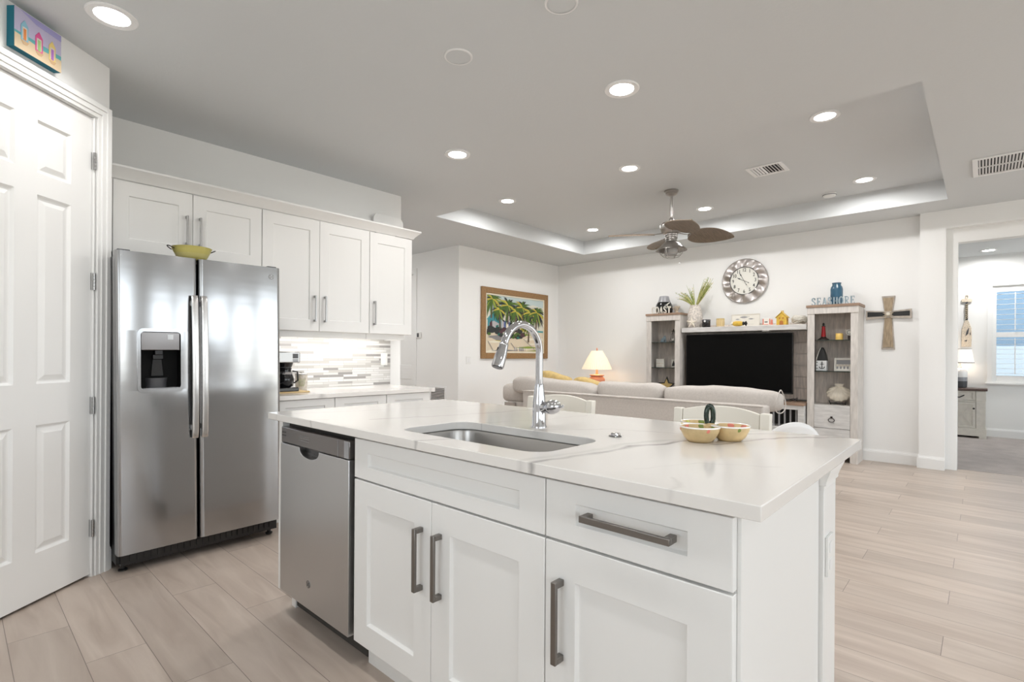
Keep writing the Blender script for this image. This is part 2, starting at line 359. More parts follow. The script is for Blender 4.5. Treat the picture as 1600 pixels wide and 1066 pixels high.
h = MB(); h.box(XH, XH+.12, YP+.12, 6.52, 0, ZC); h.box(XH, XH+.12, 7.42, 8.0, 0, ZC); h.box(XH, XH+.12, 6.52, 7.42, 2.44, ZC)
struct(h.build('wall_hall', 'wall'))
struct(MB().box(XH, 7.29, YP, YP+.12, 0, ZC).build('wall_picture', 'wall'))
t = MB(); t.box(XW, XW+.12, .20, YP, 0, ZC); t.box(XW, XW+.12, -4.2, -.76, 0, ZC); t.box(XW, XW+.12, -.76, .20, 2.405, ZC)
struct(t.build('wall_television', 'wall'))
b = MB(); b.box(7.075, XW, .295, .510, 0, ZC); b.box(7.075, XW, -1.08, -.86, 0, ZC); b.box(7.075, XW, -.86, .295, 2.55, ZC)
struct(b.build('trim_1', 'wall'))
# south wall with sliding doors and windows (behind the camera's right shoulder)
OPEN = [(2.1, 3.25, 1.3, 2.3), (3.45, 4.6, .75, 2.3), (4.85, 7.05, 0.0, 2.5), (-1.4, 1.3, .75, 2.5)]
OPEN.sort()
s = MB(); xs = [-1.6]
for x0, x1, z0, z1 in OPEN:
    s.box(xs[-1], x0, -4.32, -4.2, 0, ZC); s.box(x0, x1, -4.32, -4.2, z1, ZC)
    if z0 > 0: s.box(x0, x1, -4.32, -4.2, 0, z0)
    xs.append(x1)
s.box(xs[-1], 7.29, -4.32, -4.2, 0, ZC); struct(s.build('wall_south', 'wall'))
FILL_WEST = [(-3.6, -1.9, 1.05, 2.2), (.2, 1.5, 1.05, 2.1)]  # invented west windows, out of view, added as fill for the island front
s = MB(); ys = [-4.32]
for y0, y1, z0, z1 in FILL_WEST:
    s.box(-1.72, -1.6, ys[-1], y0, 0, ZC); s.box(-1.72, -1.6, y0, y1, 0, z0); s.box(-1.72, -1.6, y0, y1, z1, ZC); ys.append(y1)
s.box(-1.72, -1.6, ys[-1], YK, 0, ZC); struct(s.build('wall_west', 'wall'))
for i, (y0, y1, z0, z1) in enumerate(FILL_WEST):
    w = MB(); dw = (y1-y0)/2
    for j in range(2):
        a0, a1 = y0+j*dw, y0+(j+1)*dw
        for q in ((a0, a0+.05, z0, z1), (a1-.05, a1, z0, z1), (a0+.05, a1-.05, z0, z0+.06), (a0+.05, a1-.05, z1-.05, z1)): w.box(-1.68, -1.64, q[0], q[1], q[2], q[3])
    struct(w.build('window_%d' % (i+6), 'trim'))  # frames of the added fill windows, never in view
    P = bpy.data.lights.new('daylight', 'AREA'); P.shape = 'RECTANGLE'; P.size = z1-z0; P.size_y = y1-y0; P.cycles.is_portal = True
    po = bpy.data.objects.new('daylight_portal', P); COL.objects.link(po); po.location = (-1.73, (y0+y1)/2, (z0+z1)/2); po.rotation_euler = (0, -PI/2, 0)
for i, (x0, x1, z0, z1) in enumerate(OPEN):
    w = MB(); k = 1 if x1-x0 < 1.3 else 2; dw = (x1-x0)/k
    for j in range(k):
        a0, a1 = x0+j*dw, x0+(j+1)*dw
        for q in ((a0, a0+.06, z0, z1), (a1-.06, a1, z0, z1), (a0+.06, a1-.06, z0, z0+.08), (a0+.06, a1-.06, z1-.06, z1)): w.box(q[0], q[1], -4.28, -4.24, q[2], q[3])
    o = struct(w.build('window_%d' % (i+2), 'trim'))
    P = bpy.data.lights.new('daylight', 'AREA'); P.shape = 'RECTANGLE'; P.size = x1-x0; P.size_y = z1-z0; P.cycles.is_portal = True
    po = bpy.data.objects.new('daylight_portal', P); COL.objects.link(po); po.location = ((x0+x1)/2, -4.33, (z0+z1)/2); po.rotation_euler = (PI/2, 0, 0)
# pantry diagonal wall
th = rad(40); PC = Vector((.585, 3.535, 0)); DI = Vector((-math.cos(th), -math.sin(th), 0)); NO = Vector((math.sin(th), -math.cos(th), 0))
PW = lambda u, z, d: tuple(PC + DI*u + NO*d + Vector((0, 0, z)))
p = MB(); p.boxf(PW, 0, .09, 0, ZC, -.11, 0); p.boxf(PW, .805, 1.45, 0, ZC, -.11, 0); p.boxf(PW, .09, .805, 2.435, ZC, -.11, 0)
struct(p.build('wall_pantry', 'wall'))
e1 = PC+DI*1.45
struct(MB().box(-1.6, e1.x, e1.y-.0, e1.y+.11, 0, ZC).build('wall_pantry_left', 'wall'))
ca = MB()
for (o0, o1, d) in ((0.0, .075, .010), (.0, .055, .016), (.0, .028, .022)):
    # casing legs and head as stepped profiles, thick towards the outside
    ca.boxf(PW, .006+o0, .006+o1, 0, 2.51-o0, 0, d); ca.boxf(PW, .889-o1, .889-o0, 0, 2.51-o0, 0, d); ca.boxf(PW, .006+o1, .889-o1, 2.51-o1, 2.51-o0, 0, d)
ca.boxf(PW, .081, .095, 0, 2.433, -.10, 0); ca.boxf(PW, .8, .814, 0, 2.433, -.10, 0); ca.boxf(PW, .095, .8, 2.431, 2.4345, -.10, 0)
struct(ca.build('trim_2', 'trim', bevel=.002))
dr = MB(); D0, D1, Z0, Z1 = .0965, .7985, .014, 2.428
us = [D0, .217, .394, .501, .678, D1]; zs = [Z0, .238, .842, 1.037, 1.931, 2.036, 2.284, Z1]
DF = -.012
for i in range(5):
    for j in range(7):
        u0, u1, z0, z1 = us[i], us[i+1], zs[j], zs[j+1]
        def rg(k, d): return [PW(u0+k, z0+k, d), PW(u1-k, z0+k, d), PW(u1-k, z1-k, d), PW(u0+k, z1-k, d)]
        if i in (1, 3) and j in (1, 3, 5):
            dr.rings([rg(0, DF), rg(.012, DF-.011), rg(.018, DF-.011), rg(.042, DF-.002)], cap0=False)
        else: dr.add(rg(0, DF), [(0, 1, 2, 3)])
dr.boxf(PW, D0, D1, Z0, Z1, DF-.035, DF-.012)
for q in ((D0, D0+.001, Z0, Z1), (D1-.001, D1, Z0, Z1), (D0, D1, Z0, Z0+.001), (D0, D1, Z1-.001, Z1)): dr.boxf(PW, *q, DF-.03, DF)
door = struct(dr.build('door_1', 'trim', smooth=0))
for z in (2.20, 1.563, .908, .259):
    hg = MB(); 
    for k in range(5): hg.lathe([(.0075, z-.045+k*.018), (.0075, z-.045+k*.018+.0165)], PW(.0955, 0, .004), 12)
    hg.boxf(PW, .097, .1005, z-.045, z+.045, DF, DF+.0015)
    lab(hg.build('hinge', 'nickel', door), 'satin nickel hinge')
# baseboards
def baseboard(name, fn, u0, u1, ht=.135, th_=.015):
    o = MB(); o.prism([(0, 0), (th_, 0), (th_, ht*.78), (th_*.75, ht*.80), (th_*.75, ht*.86), (th_*.4, ht*.90), (th_*.3, ht), (0, ht)], lambda d, z, u: fn(u, z, d), u0, u1)
    return struct(o.build(name, 'trim'))
baseboard('baseboard_television', FX(XW), .511, YP-.016)
baseboard('baseboard_picture', FY(YP), XH+.0, XW-.001)
baseboard('baseboard_hall', FX(XH), YP, 6.44)
baseboard('baseboard_pillar', FX(7.075), .294, .511)
baseboard('baseboard_pillar_side', lambda u, z, d: (u, .51+d, z), 7.06, 7.154)
baseboard('baseboard_pantry', PW, -.014, .005)
# hall door with casing
hd = MB(); fn = FX(XH+.045)
for (z0, z1) in ((.2, .80), (1.02, 2.25)):
    for (u0, u1) in ((6.63, 6.93), (7.01, 7.31)):
        shaker(hd, fn, u0-.05, u1+.05, z0-.06, z1+.06, .05, .06, .008, .02)
hd.boxf(fn, 6.525, 7.415, .01, 2.435, -.05, -.019)
hd.boxf(fn, 6.525, 6.58, .01, 2.435, -.019, 0); hd.boxf(fn, 7.36, 7.415, .01, 2.435, -.019, 0); hd.boxf(fn, 6.58, 7.36, .86, .96, -.019, 0); hd.boxf(fn, 6.58, 7.36, .01, .14, -.019, 0); hd.boxf(fn, 6.58, 7.36, 2.31, 2.435, -.019, 0)
struct(hd.build('door_2', 'trim'))
hc = MB()
for (u0, u1, z0, z1) in ((6.44, 6.515, 0, 2.52), (7.425, 7.5, 0, 2.52), (6.515, 7.425, 2.445, 2.52)): hc.boxf(FX(XH), u0, u1, z0, z1, 0, .016)
struct(hc.build('trim_3', 'trim', bevel=.003))
# bedroom shell
XB = 10.6
bw = MB(); wy0, wy1, wz0, wz1 = -.98, -.10, .84, 2.27
bw.box(XB, XB+.12, wy1, 1.9, 0, ZC); bw.box(XB, XB+.12, -2.6, wy0, 0, ZC); bw.box(XB, XB+.12, wy0, wy1, wz1, ZC); bw.box(XB, XB+.12, wy0, wy1, 0, wz0)
struct(bw.build('wall_bedroom', 'wall'))
struct(MB().box(7.29, 10.72, 1.8, 1.92, 0, ZC).build('wall_bedroom_left', 'wall'))
s = MB(); s.box(7.29, 8.0, -2.72, -2.6, 0, ZC); s.box(10.2, 10.72, -2.72, -2.6, 0, ZC); s.box(8.0, 10.2, -2.72, -2.6, 0, .7); s.box(8.0, 10.2, -2.72, -2.6, 2.3, ZC)  # unseen window opening added to let more daylight into the bedroom
struct(s.build('wall_bedroom_right', 'wall'))
P = bpy.data.lights.new('daylight', 'AREA'); P.shape = 'RECTANGLE'; P.size = 2.2; P.size_y = 1.6; P.cycles.is_portal = True
po = bpy.data.objects.new('daylight_portal', P); COL.objects.link(po); po.location = (9.1, -2.73, 1.5); po.rotation_euler = (PI/2, 0, 0)
baseboard('baseboard_bedroom', FX(XB), -2.59, 1.79)
# window with plantation shutters
fx = FX(XB); w = MB()
for q in ((wy0-.06, wy0, wz0-.02, wz1+.06), (wy1, wy1+.06, wz0-.02, wz1+.06), (wy0, wy1, wz1, wz1+.06)): w.boxf(fx, *q, 0, .02)
w.boxf(fx, wy0-.08, wy1+.075, wz0-.045, wz0-.02, 0, .05)
win = struct(w.build('window_1', 'trim', bevel=.003))
sh = MB()
for q in ((wy0, wy0+.045, wz0-.019, wz1), (wy1-.045, wy1, wz0-.019, wz1), (wy0+.045, wy1-.045, wz1-.09, wz1), (wy0+.045, wy1-.045, wz0-.019, wz0+.085), (wy0+.045, wy1-.045, 1.50, 1.575), (-.57, -.51, wz0+.085, 1.50), (-.57, -.51, 1.575, wz1-.09)): sh.boxf(fx, *q, -.045, -.012)
sh.build('shutter_frame', 'trim', win, bevel=.002)
lv = MB()
for (z0, z1) in ((wz0+.085, 1.50), (1.575, wz1-.09)):
    n = int(round((z1-z0)/.075))
    for k in range(n):
        zc = z0+(k+.5)*(z1-z0)/n
        for (u0, u1) in ((wy0+.045, -.57), (-.51, wy1-.045)):
            lv.prism([(-.03, -.0025), (.03, -.0025), (.03, .0025), (-.03, .0025)], lambda d, z, u: fx(u, zc+z, -.029+d), u0+.002, u1-.002)
lv.build('louvre', 'trim', win)
tr = MB()
for uc in (-.345, -.74): tr.boxf(fx, uc-.006, uc+.006, wz0+.11, 1.48, .006, .014); tr.boxf(fx, uc-.006, uc+.006, 1.60, wz1-.11, .006, .014)
tr.build('tilt_rod', 'trim', win)
gl = MB().boxf(fx, wy0, wy1, wz0, wz1, -.085, -.08).build('pane', 'clear', win)
P = bpy.data.lights.new('daylight', 'AREA'); P.shape = 'RECTANGLE'; P.size = wy1-wy0; P.size_y = wz1-wz0; P.cycles.is_portal = True
po = bpy.data.objects.new('daylight_portal', P); COL.objects.link(po); po.location = (XB+.13, (wy0+wy1)/2, (wz0+wz1)/2); po.rotation_euler = (PI/2, 0, PI/2)
# ------------------------------------------------------------------ island
IX, IB, IY0, IY1 = 1.03, 1.62, .357, 2.40      # cabinet face, cabinet back, right end, left end
fi = FX(IX)
# worktop with rounded sink cut-out
wt = thing('worktop', 'white grey-veined quartz worktop of the kitchen island with sink cut-out', 'worktop', (1.5, 1.37, .884))
outer = [(1.0, .297), (2.05, .297), (2.05, 2.451), (1.0, 2.451)]; hole = rrect(1.105, 1.435, .905, 1.585, .075, 8)
tri = tessellate_polygon([[Vector((*q, 0)) for q in outer], [Vector((*q, 0)) for q in hole]]); allp = outer+hole; n_ = len(allp)
m_ = MB(); m_.add([(*q, .914) for q in allp]+[(*q, .884) for q in allp], [tuple(t) for t in tri]+[tuple(n_+i for i in t[::-1]) for t in tri]
    + [(i, (i+1) % 4, n_+(i+1) % 4, n_+i) for i in range(4)] + [(4+i, 4+(i+1) % len(hole), n_+4+(i+1) % len(hole), n_+4+i) for i in range(len(hole))])
o = m_.build('slab', 'quartz', wt, bevel=.002, smooth=30)
# the vein material reads plan coordinates, so the slab keeps world coordinates
for v in o.data.vertices: v.co += Vector((1.5, 1.37, .884))
o.location = (-1.5, -1.37, -.884)
# undermount sink
sk = thing('kitchen_sink', 'stainless steel undermount sink set in the island worktop', 'sink', (1.27, 1.245, .66))
def rr3(k, z, r): return [(x, y, z) for x, y in rrect(1.095+k, 1.445-k, .895+k, 1.595-k, r, 8)]
b = MB(); b.rings([rr3(-.015, .8835, .09), rr3(-.001, .8835, .08), rr3(.004, .872, .075), rr3(.010, .72, .07), rr3(.016, .695, .06), rr3(.035, .682, .05)], cap0=False, cap1=True)
b.build('basin', 'sink_steel', sk, smooth=60)
d = MB(); d.lathe([(.001, .6845), (.03, .6845), (.042, .687), (.045, .6835)], (1.27, 1.245, 0), 24); d.build('drain', 'chrome', sk)
# dishwasher
dw = thing('dishwasher', 'stainless steel dishwasher with dark control panel built into the island', 'dishwasher', (1.05, 2.06, 0))
b = MB(); b.box(1.06, 1.60, 1.757, 2.358, .12, .868); b.box(1.10, 1.55, 1.757, 2.358, .012, .12); b.build('body', 'gap', dw)
b = MB(); hp = []     # door front with a pocket grip cut from its top edge
o_ = [(1.763, .117), (2.354, .117), (2.354, .785), (2.172, .785)] + [(2.085+.087*math.cos(t), .785-.040*math.sin(t)**.8) for t in [PI*i/14 for i in range(1, 14)]] + [(1.998, .785), (1.763, .785)]
b.prism(o_, fi, -.03, .012); b.build('door', 'dw_steel', dw, bevel=.002)
b = MB(); b.boxf(fi, 1.765, 2.352, .787, .858, -.03, .010); b.build('control_panel', 'dw_panel', dw, bevel=.004)
b = MB()
for i in range(2): b.boxf(fi, 2.305, 2.345, .818+i*.014, .823+i*.014, .0098, .0108)
b.build('vent_slots', 'black', dw)
b = MB()
for i in range(8):
    for j in range(3): b.boxf(fi, 2.165-i*.011, 2.171-i*.011, .833-j*.010, .836-j*.010, .0098, .0106)
b.build('buttons', 'nickel', dw)
b = MB(); b.boxf(fi, 1.766, 1.80, .79, .855, .0102, .0112); b.build('panel_trim', 'mid_grey', dw); b = MB(); b.boxf(fi, 1.845, 1.848, .789, .856, .0102, .0112); b.build('panel_trim', 'mid_grey', dw)
b = MB(); b.boxf(fi, 1.995, 2.175, .735, .787, -.028, -.012); b.build('grip_recess', 'black_gloss', dw)
def badge(fn, u, z, r, parent, d=0., mm=('nickel', 'dark_grey')):
    b = MB(); b.prism(arc((u, z), r, 0, 2*PI*35/36, 35), fn, d, d+.0015)
    b.prism(arc((u, z), r*.94, 0, 2*PI*35/36, 35), fn, d+.0015, d+.0019, 1); b.prism(arc((u, z), r*.84, 0, 2*PI*35/36, 35), fn, d+.0019, d+.0023, 0)
    sg = 1 if fn(1, 0, 0)[0] > fn(0, 0, 0)[0] else -1
    text('GE', r*.95, (lambda a, z_, d_: fn(u+sg*(a-u), z_, d_)), u, z, d+.0023, d+.003, b, 1)
    for k in range(4):
        a = PI/4+k*PI/2; b.prism(arc((u+r*.66*math.cos(a), z+r*.66*math.sin(a)), r*.14, 0, 2*PI*11/12, 11), fn, d+.0023, d+.003, 1)
    return b.build('badge', mm, parent, smooth=0)
badge(fi, 2.08, .222, .0165, dw, .012)
# left end panel with toe notch
ep = MB(); ep.prism([(IX, .884), (IX, .105), (1.095, .105), (1.095, 0), (1.87, 0), (1.87, .884)], lambda x, z, y: (x, y, z), 2.362, 2.40)
EP = ep
# sink base cabinet: two doors and a false drawer front
def carcass(t, y0, y1, back, top=.882):
    b = MB()
    b.box(IX+.022, back, y0, y0+.016, .105, top); b.box(IX+.022, back, y1-.016, y1, .105, top); b.box(IX+.022, back, y0+.016, y1-.016, .105, .121); b.box(back-.012, back, y0+.016, y1-.016, .121, top)
    b.box(IX+.022, IX+.04, y0+.016, y1-.016, top-.03, top); b.box(IX+.022, IX+.04, y0+.016, y1-.016, .705, .74)
    b.build('carcass', 'cabinet', t)
    b = MB(); b.box(1.095, 1.11, y0, y1, 0, .104); b.build('toe_kick', 'cabinet', t)
sc_ = thing('sink_cabinet', 'white shaker base cabinet with two doors below the island sink', 'cabinet', (1.3, 1.283, 0))
carcass(sc_, .826, 1.742, 1.60)
b = MB(); shaker(b, fi, .826, 1.742, .726, .872, .088, .047, .012, .022, .005); b.build('false_drawer', 'cabinet', sc_, bevel=.001)
for (u0, u1, hu) in ((1.286, 1.742, 1.333), (.826, 1.2835, 1.239)):
    b = MB(); shaker(b, fi, u0, u1, .112, .7195, .088, .085, .012, .022, .005); dd = b.build('door', 'cabinet', sc_, bevel=.001)
    pull(fi, hu-.006, hu+.006, .43, .632, parent=dd, w=.0155)
dc = thing('drawer_cabinet', 'white shaker base cabinet with one drawer over one door at the right island end', 'cabinet', (1.3, .59, 0))
carcass(dc, .357, .8225, 1.60)
b = MB(); shaker(b, fi, .357, .8225, .726, .872, .092, .047, .012, .022, .005); dd = b.build('drawer', 'cabinet', dc, bevel=.001); pull(fi, .471, .695, .80, .81, d=.038, w=.0155, vertical=False, parent=dd)
b = MB(); shaker(b, fi, .357, .8225, .112, .7195, .092, .088, .012, .022, .005); dd = b.build('door', 'cabinet', dc, bevel=.001); pull(fi, .765, .777, .43, .632, w=.0155, parent=dd)
# knee wall with end skin, pilaster and cap
kw = thing('island_body', 'white panelled island knee wall with a capped pilaster at its right end', 'panel', (1.75, 1.37, 0))
b = MB(); b.box(1.602, 1.87, .357, 2.361, 0, .883); b.build('core', 'cabinet', kw); EP.build('end_panel', 'cabinet', kw, bevel=.0015)
b = MB(); b.box(IX+.023, 1.70, .349, .3565, 0, .883); b.build('side_skin', 'cabinet', kw)
b = MB(); b.box(1.71, 1.868, .338, .3565, 0, .80); b.build('pilaster', 'cabinet', kw, bevel=.0015)
cp = MB(); prof = [(0, .800), (0, .812), (.006, .815), (.006, .822), (.010, .835), (.020, .86), (.022, .883), (-.02, .883), (-.02, .80)]
fr = [(.338-d, z) for d, z in prof]
cp.rings([[(1.71-d, .338-d, z) for d, z in prof[:7]], [(1.868+d, .338-d, z) for d, z in prof[:7]]], closed=False, cap0=False, cap1=False)
cp.rings([[(1.71-d, .357, z) for d, z in prof[:7]], [(1.71-d, .338-d, z) for d, z in prof[:7]]], closed=False, cap0=False, cap1=False)
cp.rings([[(1.868+d, .338-d, z) for d, z in prof[:7]], [(1.868+d, .357, z) for d, z in prof[:7]]], closed=False, cap0=False, cap1=False)
cp.build('cap', 'cabinet', kw)
cv = thing('outlet_plate', 'white outlet cover on the pilaster at the right island end', 'outlet', (1.765, .338, .60))
fo = FY(.338); b = MB(); b.boxf(fo, 1.728, 1.80, .545, .66, 0, .008); b.build('plate', 'white_plastic', cv, bevel=.002)
b = MB(); [b.boxf(fo, 1.747, 1.781, z, z+.03, .008, .0095) for z in (.563, .612)]; b.build('socket', 'white', cv, bevel=.001)
# faucet
FX_, FY_ = 1.512, 1.243
fc = thing('faucet', 'polished chrome gooseneck faucet with pull-down spray behind the island sink', 'faucet', (FX_, FY_, .914))
b = MB(); b.lathe([(.029, .914), (.029, .919), (.0265, .923), (.0255, .985), (.0245, 1.01), (.019, 1.055), (.0165, 1.075), (.0155, 1.08)], (FX_, FY_, 0), 32); b.build('body', 'chrome', fc, smooth=60)
pth = [(FX_, FY_, 1.075), (FX_, FY_, 1.13), (FX_, FY_, 1.185)]; R_ = .100; cx_ = FX_-R_
for i in range(1, 25):
    a = PI*i/24*.89; pth.append((cx_+R_*math.cos(a), FY_, 1.195+R_*1.04*math.sin(a)))
b = MB(); b.tube(pth, .0138, 20); b.build('neck', 'chrome', fc, smooth=60)
e0, e1_ = Vector(pth[-1]), Vector(pth[-2]); dv = (e0-e1_).normalized()
b = MB(); b.tube([e0, e0+dv*.004, e0+dv*.012, e0+dv*.05, e0+dv*.085, e0+dv*.092], [.014, .0165, .0165, .021, .0225, .0215], 24); sp = b.build('spray_head', 'chrome', fc, smooth=50)
b = MB(); q = e0+dv*.0923; b.tube([q, q+dv*.002], [.019, .018], 20); b.build('nozzle', 'dark_grey', sp)
b = MB(); q0 = e0+dv*.018+Vector((-.0165, .006, 0)); b.tube([q0, q0+dv*.012, q0+dv*.014, q0+dv*.05], [.004, .0045, .003, .005], 10); b.build('spray_button', 'black', sp)
b = MB(); b.lathe([(.022, 0), (.022, .026), (.0265, .030), (.0275, .042), (.025, .056), (.019, .068), (.009, .075), (.0065, .0755), (.0065, .088), (.003, .094)], (FX_, FY_-.022, .99), 28, axis='y')
for i, v in enumerate(b.v): b.v[i] = (v[0], 2*(FY_-.022)-v[1], v[2]+(FY_-.022-(2*(FY_-.022)-v[1]))*.12)
b.build('handle', 'chrome', fc, smooth=60)
b = MB(); b.lathe([(.001, .9143), (.021, .9143), (.0235, .917), (.020, .9185), (.0165, .9185), (.016, .924), (.012, .926), (.001, .926)], (1.525, .918, 0), 24); o = b.build('air_switch', 'chrome', smooth=50)
tag(o, 'small chrome push button set in the worktop right of the faucet', 'button')
# three-part serving dish
sd = thing('serving_dish', 'three-part melon-coloured serving dish with dark green loop handle on the island', 'dish', (1.68, .665, .914))
for (cx, cy, inn) in ((1.622, .668, 'fruit_red'), (1.715, .607, 'fruit_green'), (1.735, .715, 'fruit_lime')):
    b = MB(); b.lathe([(.03, .9145), (.034, .9145), (.048, .928), (.058, .948), (.0615, .962), (.0605, .9645), (.058, .962), (.052, .945), (.035, .927), (.002, .922)], (cx, cy, 0), 32, cap0=True, cap1=True)
    bw_ = b.build('bowl', 'bowl_skin', sd, smooth=60)
    b = MB(); b.lathe([(.0622, .9605), (.0616, .9652), (.0588, .9636), (.0526, .946), (.0355, .9285), (.002, .9235)], (cx, cy, 0), 32, cap0=False); b.build('glazed_inside', 'bowl_in', bw_)
    for k in range(7):
        a = 2*PI*k/7+.3; b = MB()
        b.sphere((cx+.0545*math.cos(a), cy+.0545*math.sin(a), .9555), 1, 10, 0 if k % 3 else 1, (.0045, .0125, .008) if abs(math.cos(a)) > .7 else (.0115, .0050, .008))
        b.build('painted_fruit', [inn, 'fruit_green' if inn != 'fruit_green' else 'fruit_red'], bw_)
hc_ = Vector((1.69, .663, .962)); lat = Vector((.675, -.738, 0))
b = MB(); b.tube([hc_+lat*(math.cos(a)*.0115)+Vector((0, 0, .030+.032*math.sin(a))) for a in [2*PI*i/24 for i in range(24)]], .0082, 12, closed=True); b.build('loop_handle', 'green_glaze', sd)
b = MB(); b.lathe([(.022, .950), (.024, .960), (.012, .968), (.001, .968)], (hc_.x, hc_.y, 0), 16); b.build('bridge', 'bowl_skin', sd)

# ------------------------------------------------------------------ refrigerator
rf = thing('refrigerator', 'stainless steel side-by-side refrigerator with ice and water dispenser', 'refrigerator', (1.03, 3.40, 0), (0, rad(-.6), 0))
ff = FY(3.36); X0, XS0, XS1, X1 = .603, .983, .992, 1.462
b = MB(); b.box(X0+.005, X1-.004, 3.437, 4.12, .045, 1.715); b.build('case', 'black', rf, bevel=.004)
b = MB(); b.box(X0+.02, X1-.015, 3.40, 3.437, .045, .108)
for k in range(24): b.box(X0+.06+k*.032, X0+.08+k*.032, 3.393, 3.40, .062, .098)
b.build('base_grille', 'black_gloss', rf)
for x in (X0+.04, X1-.04):
    for y in (3.46, 4.06): b = MB(); b.lathe([(.018, .0), (.022, .004), (.022, .012), (.012, .016), (.012, .045)], (x, y, 0), 12); b.build('levelling_foot', 'black', rf)
def rdoor(u0, u1, z0, z1, holes=None):
    # rounded long edges: sections in plan
    b = MB(); r = .022; n = 5
    pts = [(u0+r-r*math.sin(PI/2*i/n), -(r-r*math.cos(PI/2*i/n))) for i in range(n, -1, -1)]; pts += [(u1-r+r*math.sin(PI/2*i/n), -(r-r*math.cos(PI/2*i/n))) for i in range(n+1)]
    pts = [(u0, -.072)]+pts+[(u1, -.072)]
    b.prism(pts, lambda u, d, z: ff(u, z, d), z0, z1); return b
DX0, DX1, DZ0, DZ1 = .702, .902, .985, 1.312
b = MB(); r = .022; n = 5          # freezer door is assembled round the dispenser opening
def strip(u0, u1, z0, z1, left=False, right=False):
    pts = [(u0, -.072)] + ([(u0+r-r*math.sin(PI/2*i/n), -(r-r*math.cos(PI/2*i/n))) for i in range(n, -1, -1)] if left else [(u0, 0)]) + ([(u1-r+r*math.sin(PI/2*i/n), -(r-r*math.cos(PI/2*i/n))) for i in range(n+1)] if right else [(u1, 0)]) + [(u1, -.072)]
    b.prism(pts, lambda u, d, z: ff(u, z, d), z0, z1)
strip(X0, XS0, .112, DZ0, True, True); strip(X0, XS0, DZ1, 1.735, True, True); strip(X0, DX0, DZ0, DZ1, True, False); strip(DX1, XS0, DZ0, DZ1, False, True)
fd = b.build('freezer_door', 'steel', rf)
fr_ = rdoor(XS1, X1, .112, 1.735).build('fridge_door', 'steel', rf)
for (x, dr_) in ((.963, fd), (1.012, fr_)):
    b = MB(); w = .016
    zz = [.70, .715, .74, .9, 1.11, 1.32, 1.48, 1.505, 1.52]; dd_ = [.024, .030, .034, .042, .046, .042, .034, .030, .024]
    sec = []
    for z, d in zip(zz, dd_): sec.append([ff(x-w, z, d-.012), ff(x+w, z, d-.012), ff(x+w, z, d-.002), ff(x+w*.6, z, d), ff(x-w*.6, z, d), ff(x-w, z, d-.002)])
    b.rings(sec)
    for z in (.745, 1.46): b.boxf(ff, x-.010, x+.010, z, z+.03, 0, .026)
    b.build('handle', 'steel_plain', dr_, bevel=.001)
badge(ff, 1.404, 1.674, .0165, fr_, .0002)
# dispenser
b = MB(); o_ = rrect(DX0-.008, DX1+.008, DZ0-.014, DZ1+.012, .028, 6); i_ = rrect(DX0+.006, DX1-.006, DZ0+.006, DZ1-.006, .018, 6)
b.rings([[ff(u, z, 0) for u, z in o_], [ff(u, z, .010) for u, z in o_], [ff(u, z, .010) for u, z in i_], [ff(u, z, -.02) for u, z in i_]], cap0=False, cap1=False)
b.rings([[ff(u, z, -.015) for u, z in i_], [ff(u, z, -.065) for u, z in i_]], cap0=False, cap1=True, m=1)
ds = b.build('dispenser', ['steel', 'cavity'], fd)
b = MB(); b.boxf(ff, DX0+.008, DX1-.008, 1.205, 1.305, -.02, .002); b.build('control_panel', 'dw_panel', ds, bevel=.003)
b = MB(); b.boxf(ff, .835, .862, 1.265, 1.292, .002, .003); b.build('display', 'nickel', ds)
b = MB(); b.boxf(ff, .778, .815, 1.18, 1.205, -.06, -.01); b.boxf(ff, .772, .821, 1.155, 1.18, -.06, -.03); b.prism([(.775, 1.155), (.818, 1.155), (.826, 1.06), (.767, 1.06)], ff, -.06, -.05); b.build('paddle', 'black_gloss', ds, bevel=.002)
b = MB(); b.lathe([(.05, 0.992), (.055, 1.05)], (.795, 3.44, 0), 20); b.build('ice_chute', 'dark_grey', ds)
b = MB(); b.boxf(ff, DX0+.01, DX1-.01, .987, .996, -.06, .004); b.build('drip_tray', 'mid_grey', ds, bevel=.002)
for (u0, u1) in ((X0+.012, X0+.07), (X1-.07, X1-.012)): b = MB(); b.boxf(ff, u0, u1, 1.7355, 1.746, -.09, -.03); b.build('hinge_cover', 'dark_grey', rf, bevel=.004)
# colander on top
ZF = 1.7352
cl = thing('colander', 'yellow enamel colander with wire handles on top of the refrigerator', 'colander', (.978, 3.50, ZF), (0, rad(-.6), 0))
b = MB(); pr = [(.062, ZF+.001), (.068, ZF+.002), (.082, ZF+.03), (.098, ZF+.062), (.104, ZF+.078), (.106, ZF+.080), (.103, ZF+.081), (.096, ZF+.064), (.08, ZF+.032), (.065, ZF+.006), (.002, ZF+.005)]
b.lathe(pr, (.978, 3.5, 0), 40); b.build('bowl', 'yellow_en', cl, smooth=60)
b = MB()
for row, (rr, zz) in enumerate(((.0775, .022), (.0805, .028), (.0835, .034), (.0865, .040))):
    for k in range(44):
        a = 2*PI*(k+.5*(row % 2))/44
        b.sphere((.978+rr*math.cos(a), 3.5+rr*math.sin(a), ZF+zz), .0019, 6)
b.build('drain_holes', 'cream', cl)
for sgn in (-1, 1):
    b = MB(); b.tube([(.978+sgn*(.098+.028*math.sin(a)), 3.5-.028*math.cos(a), ZF+.064+.016*math.sin(a)) for a in [PI*i/12 for i in range(13)]], .003, 8); b.build('handle', 'dark_wire', cl)

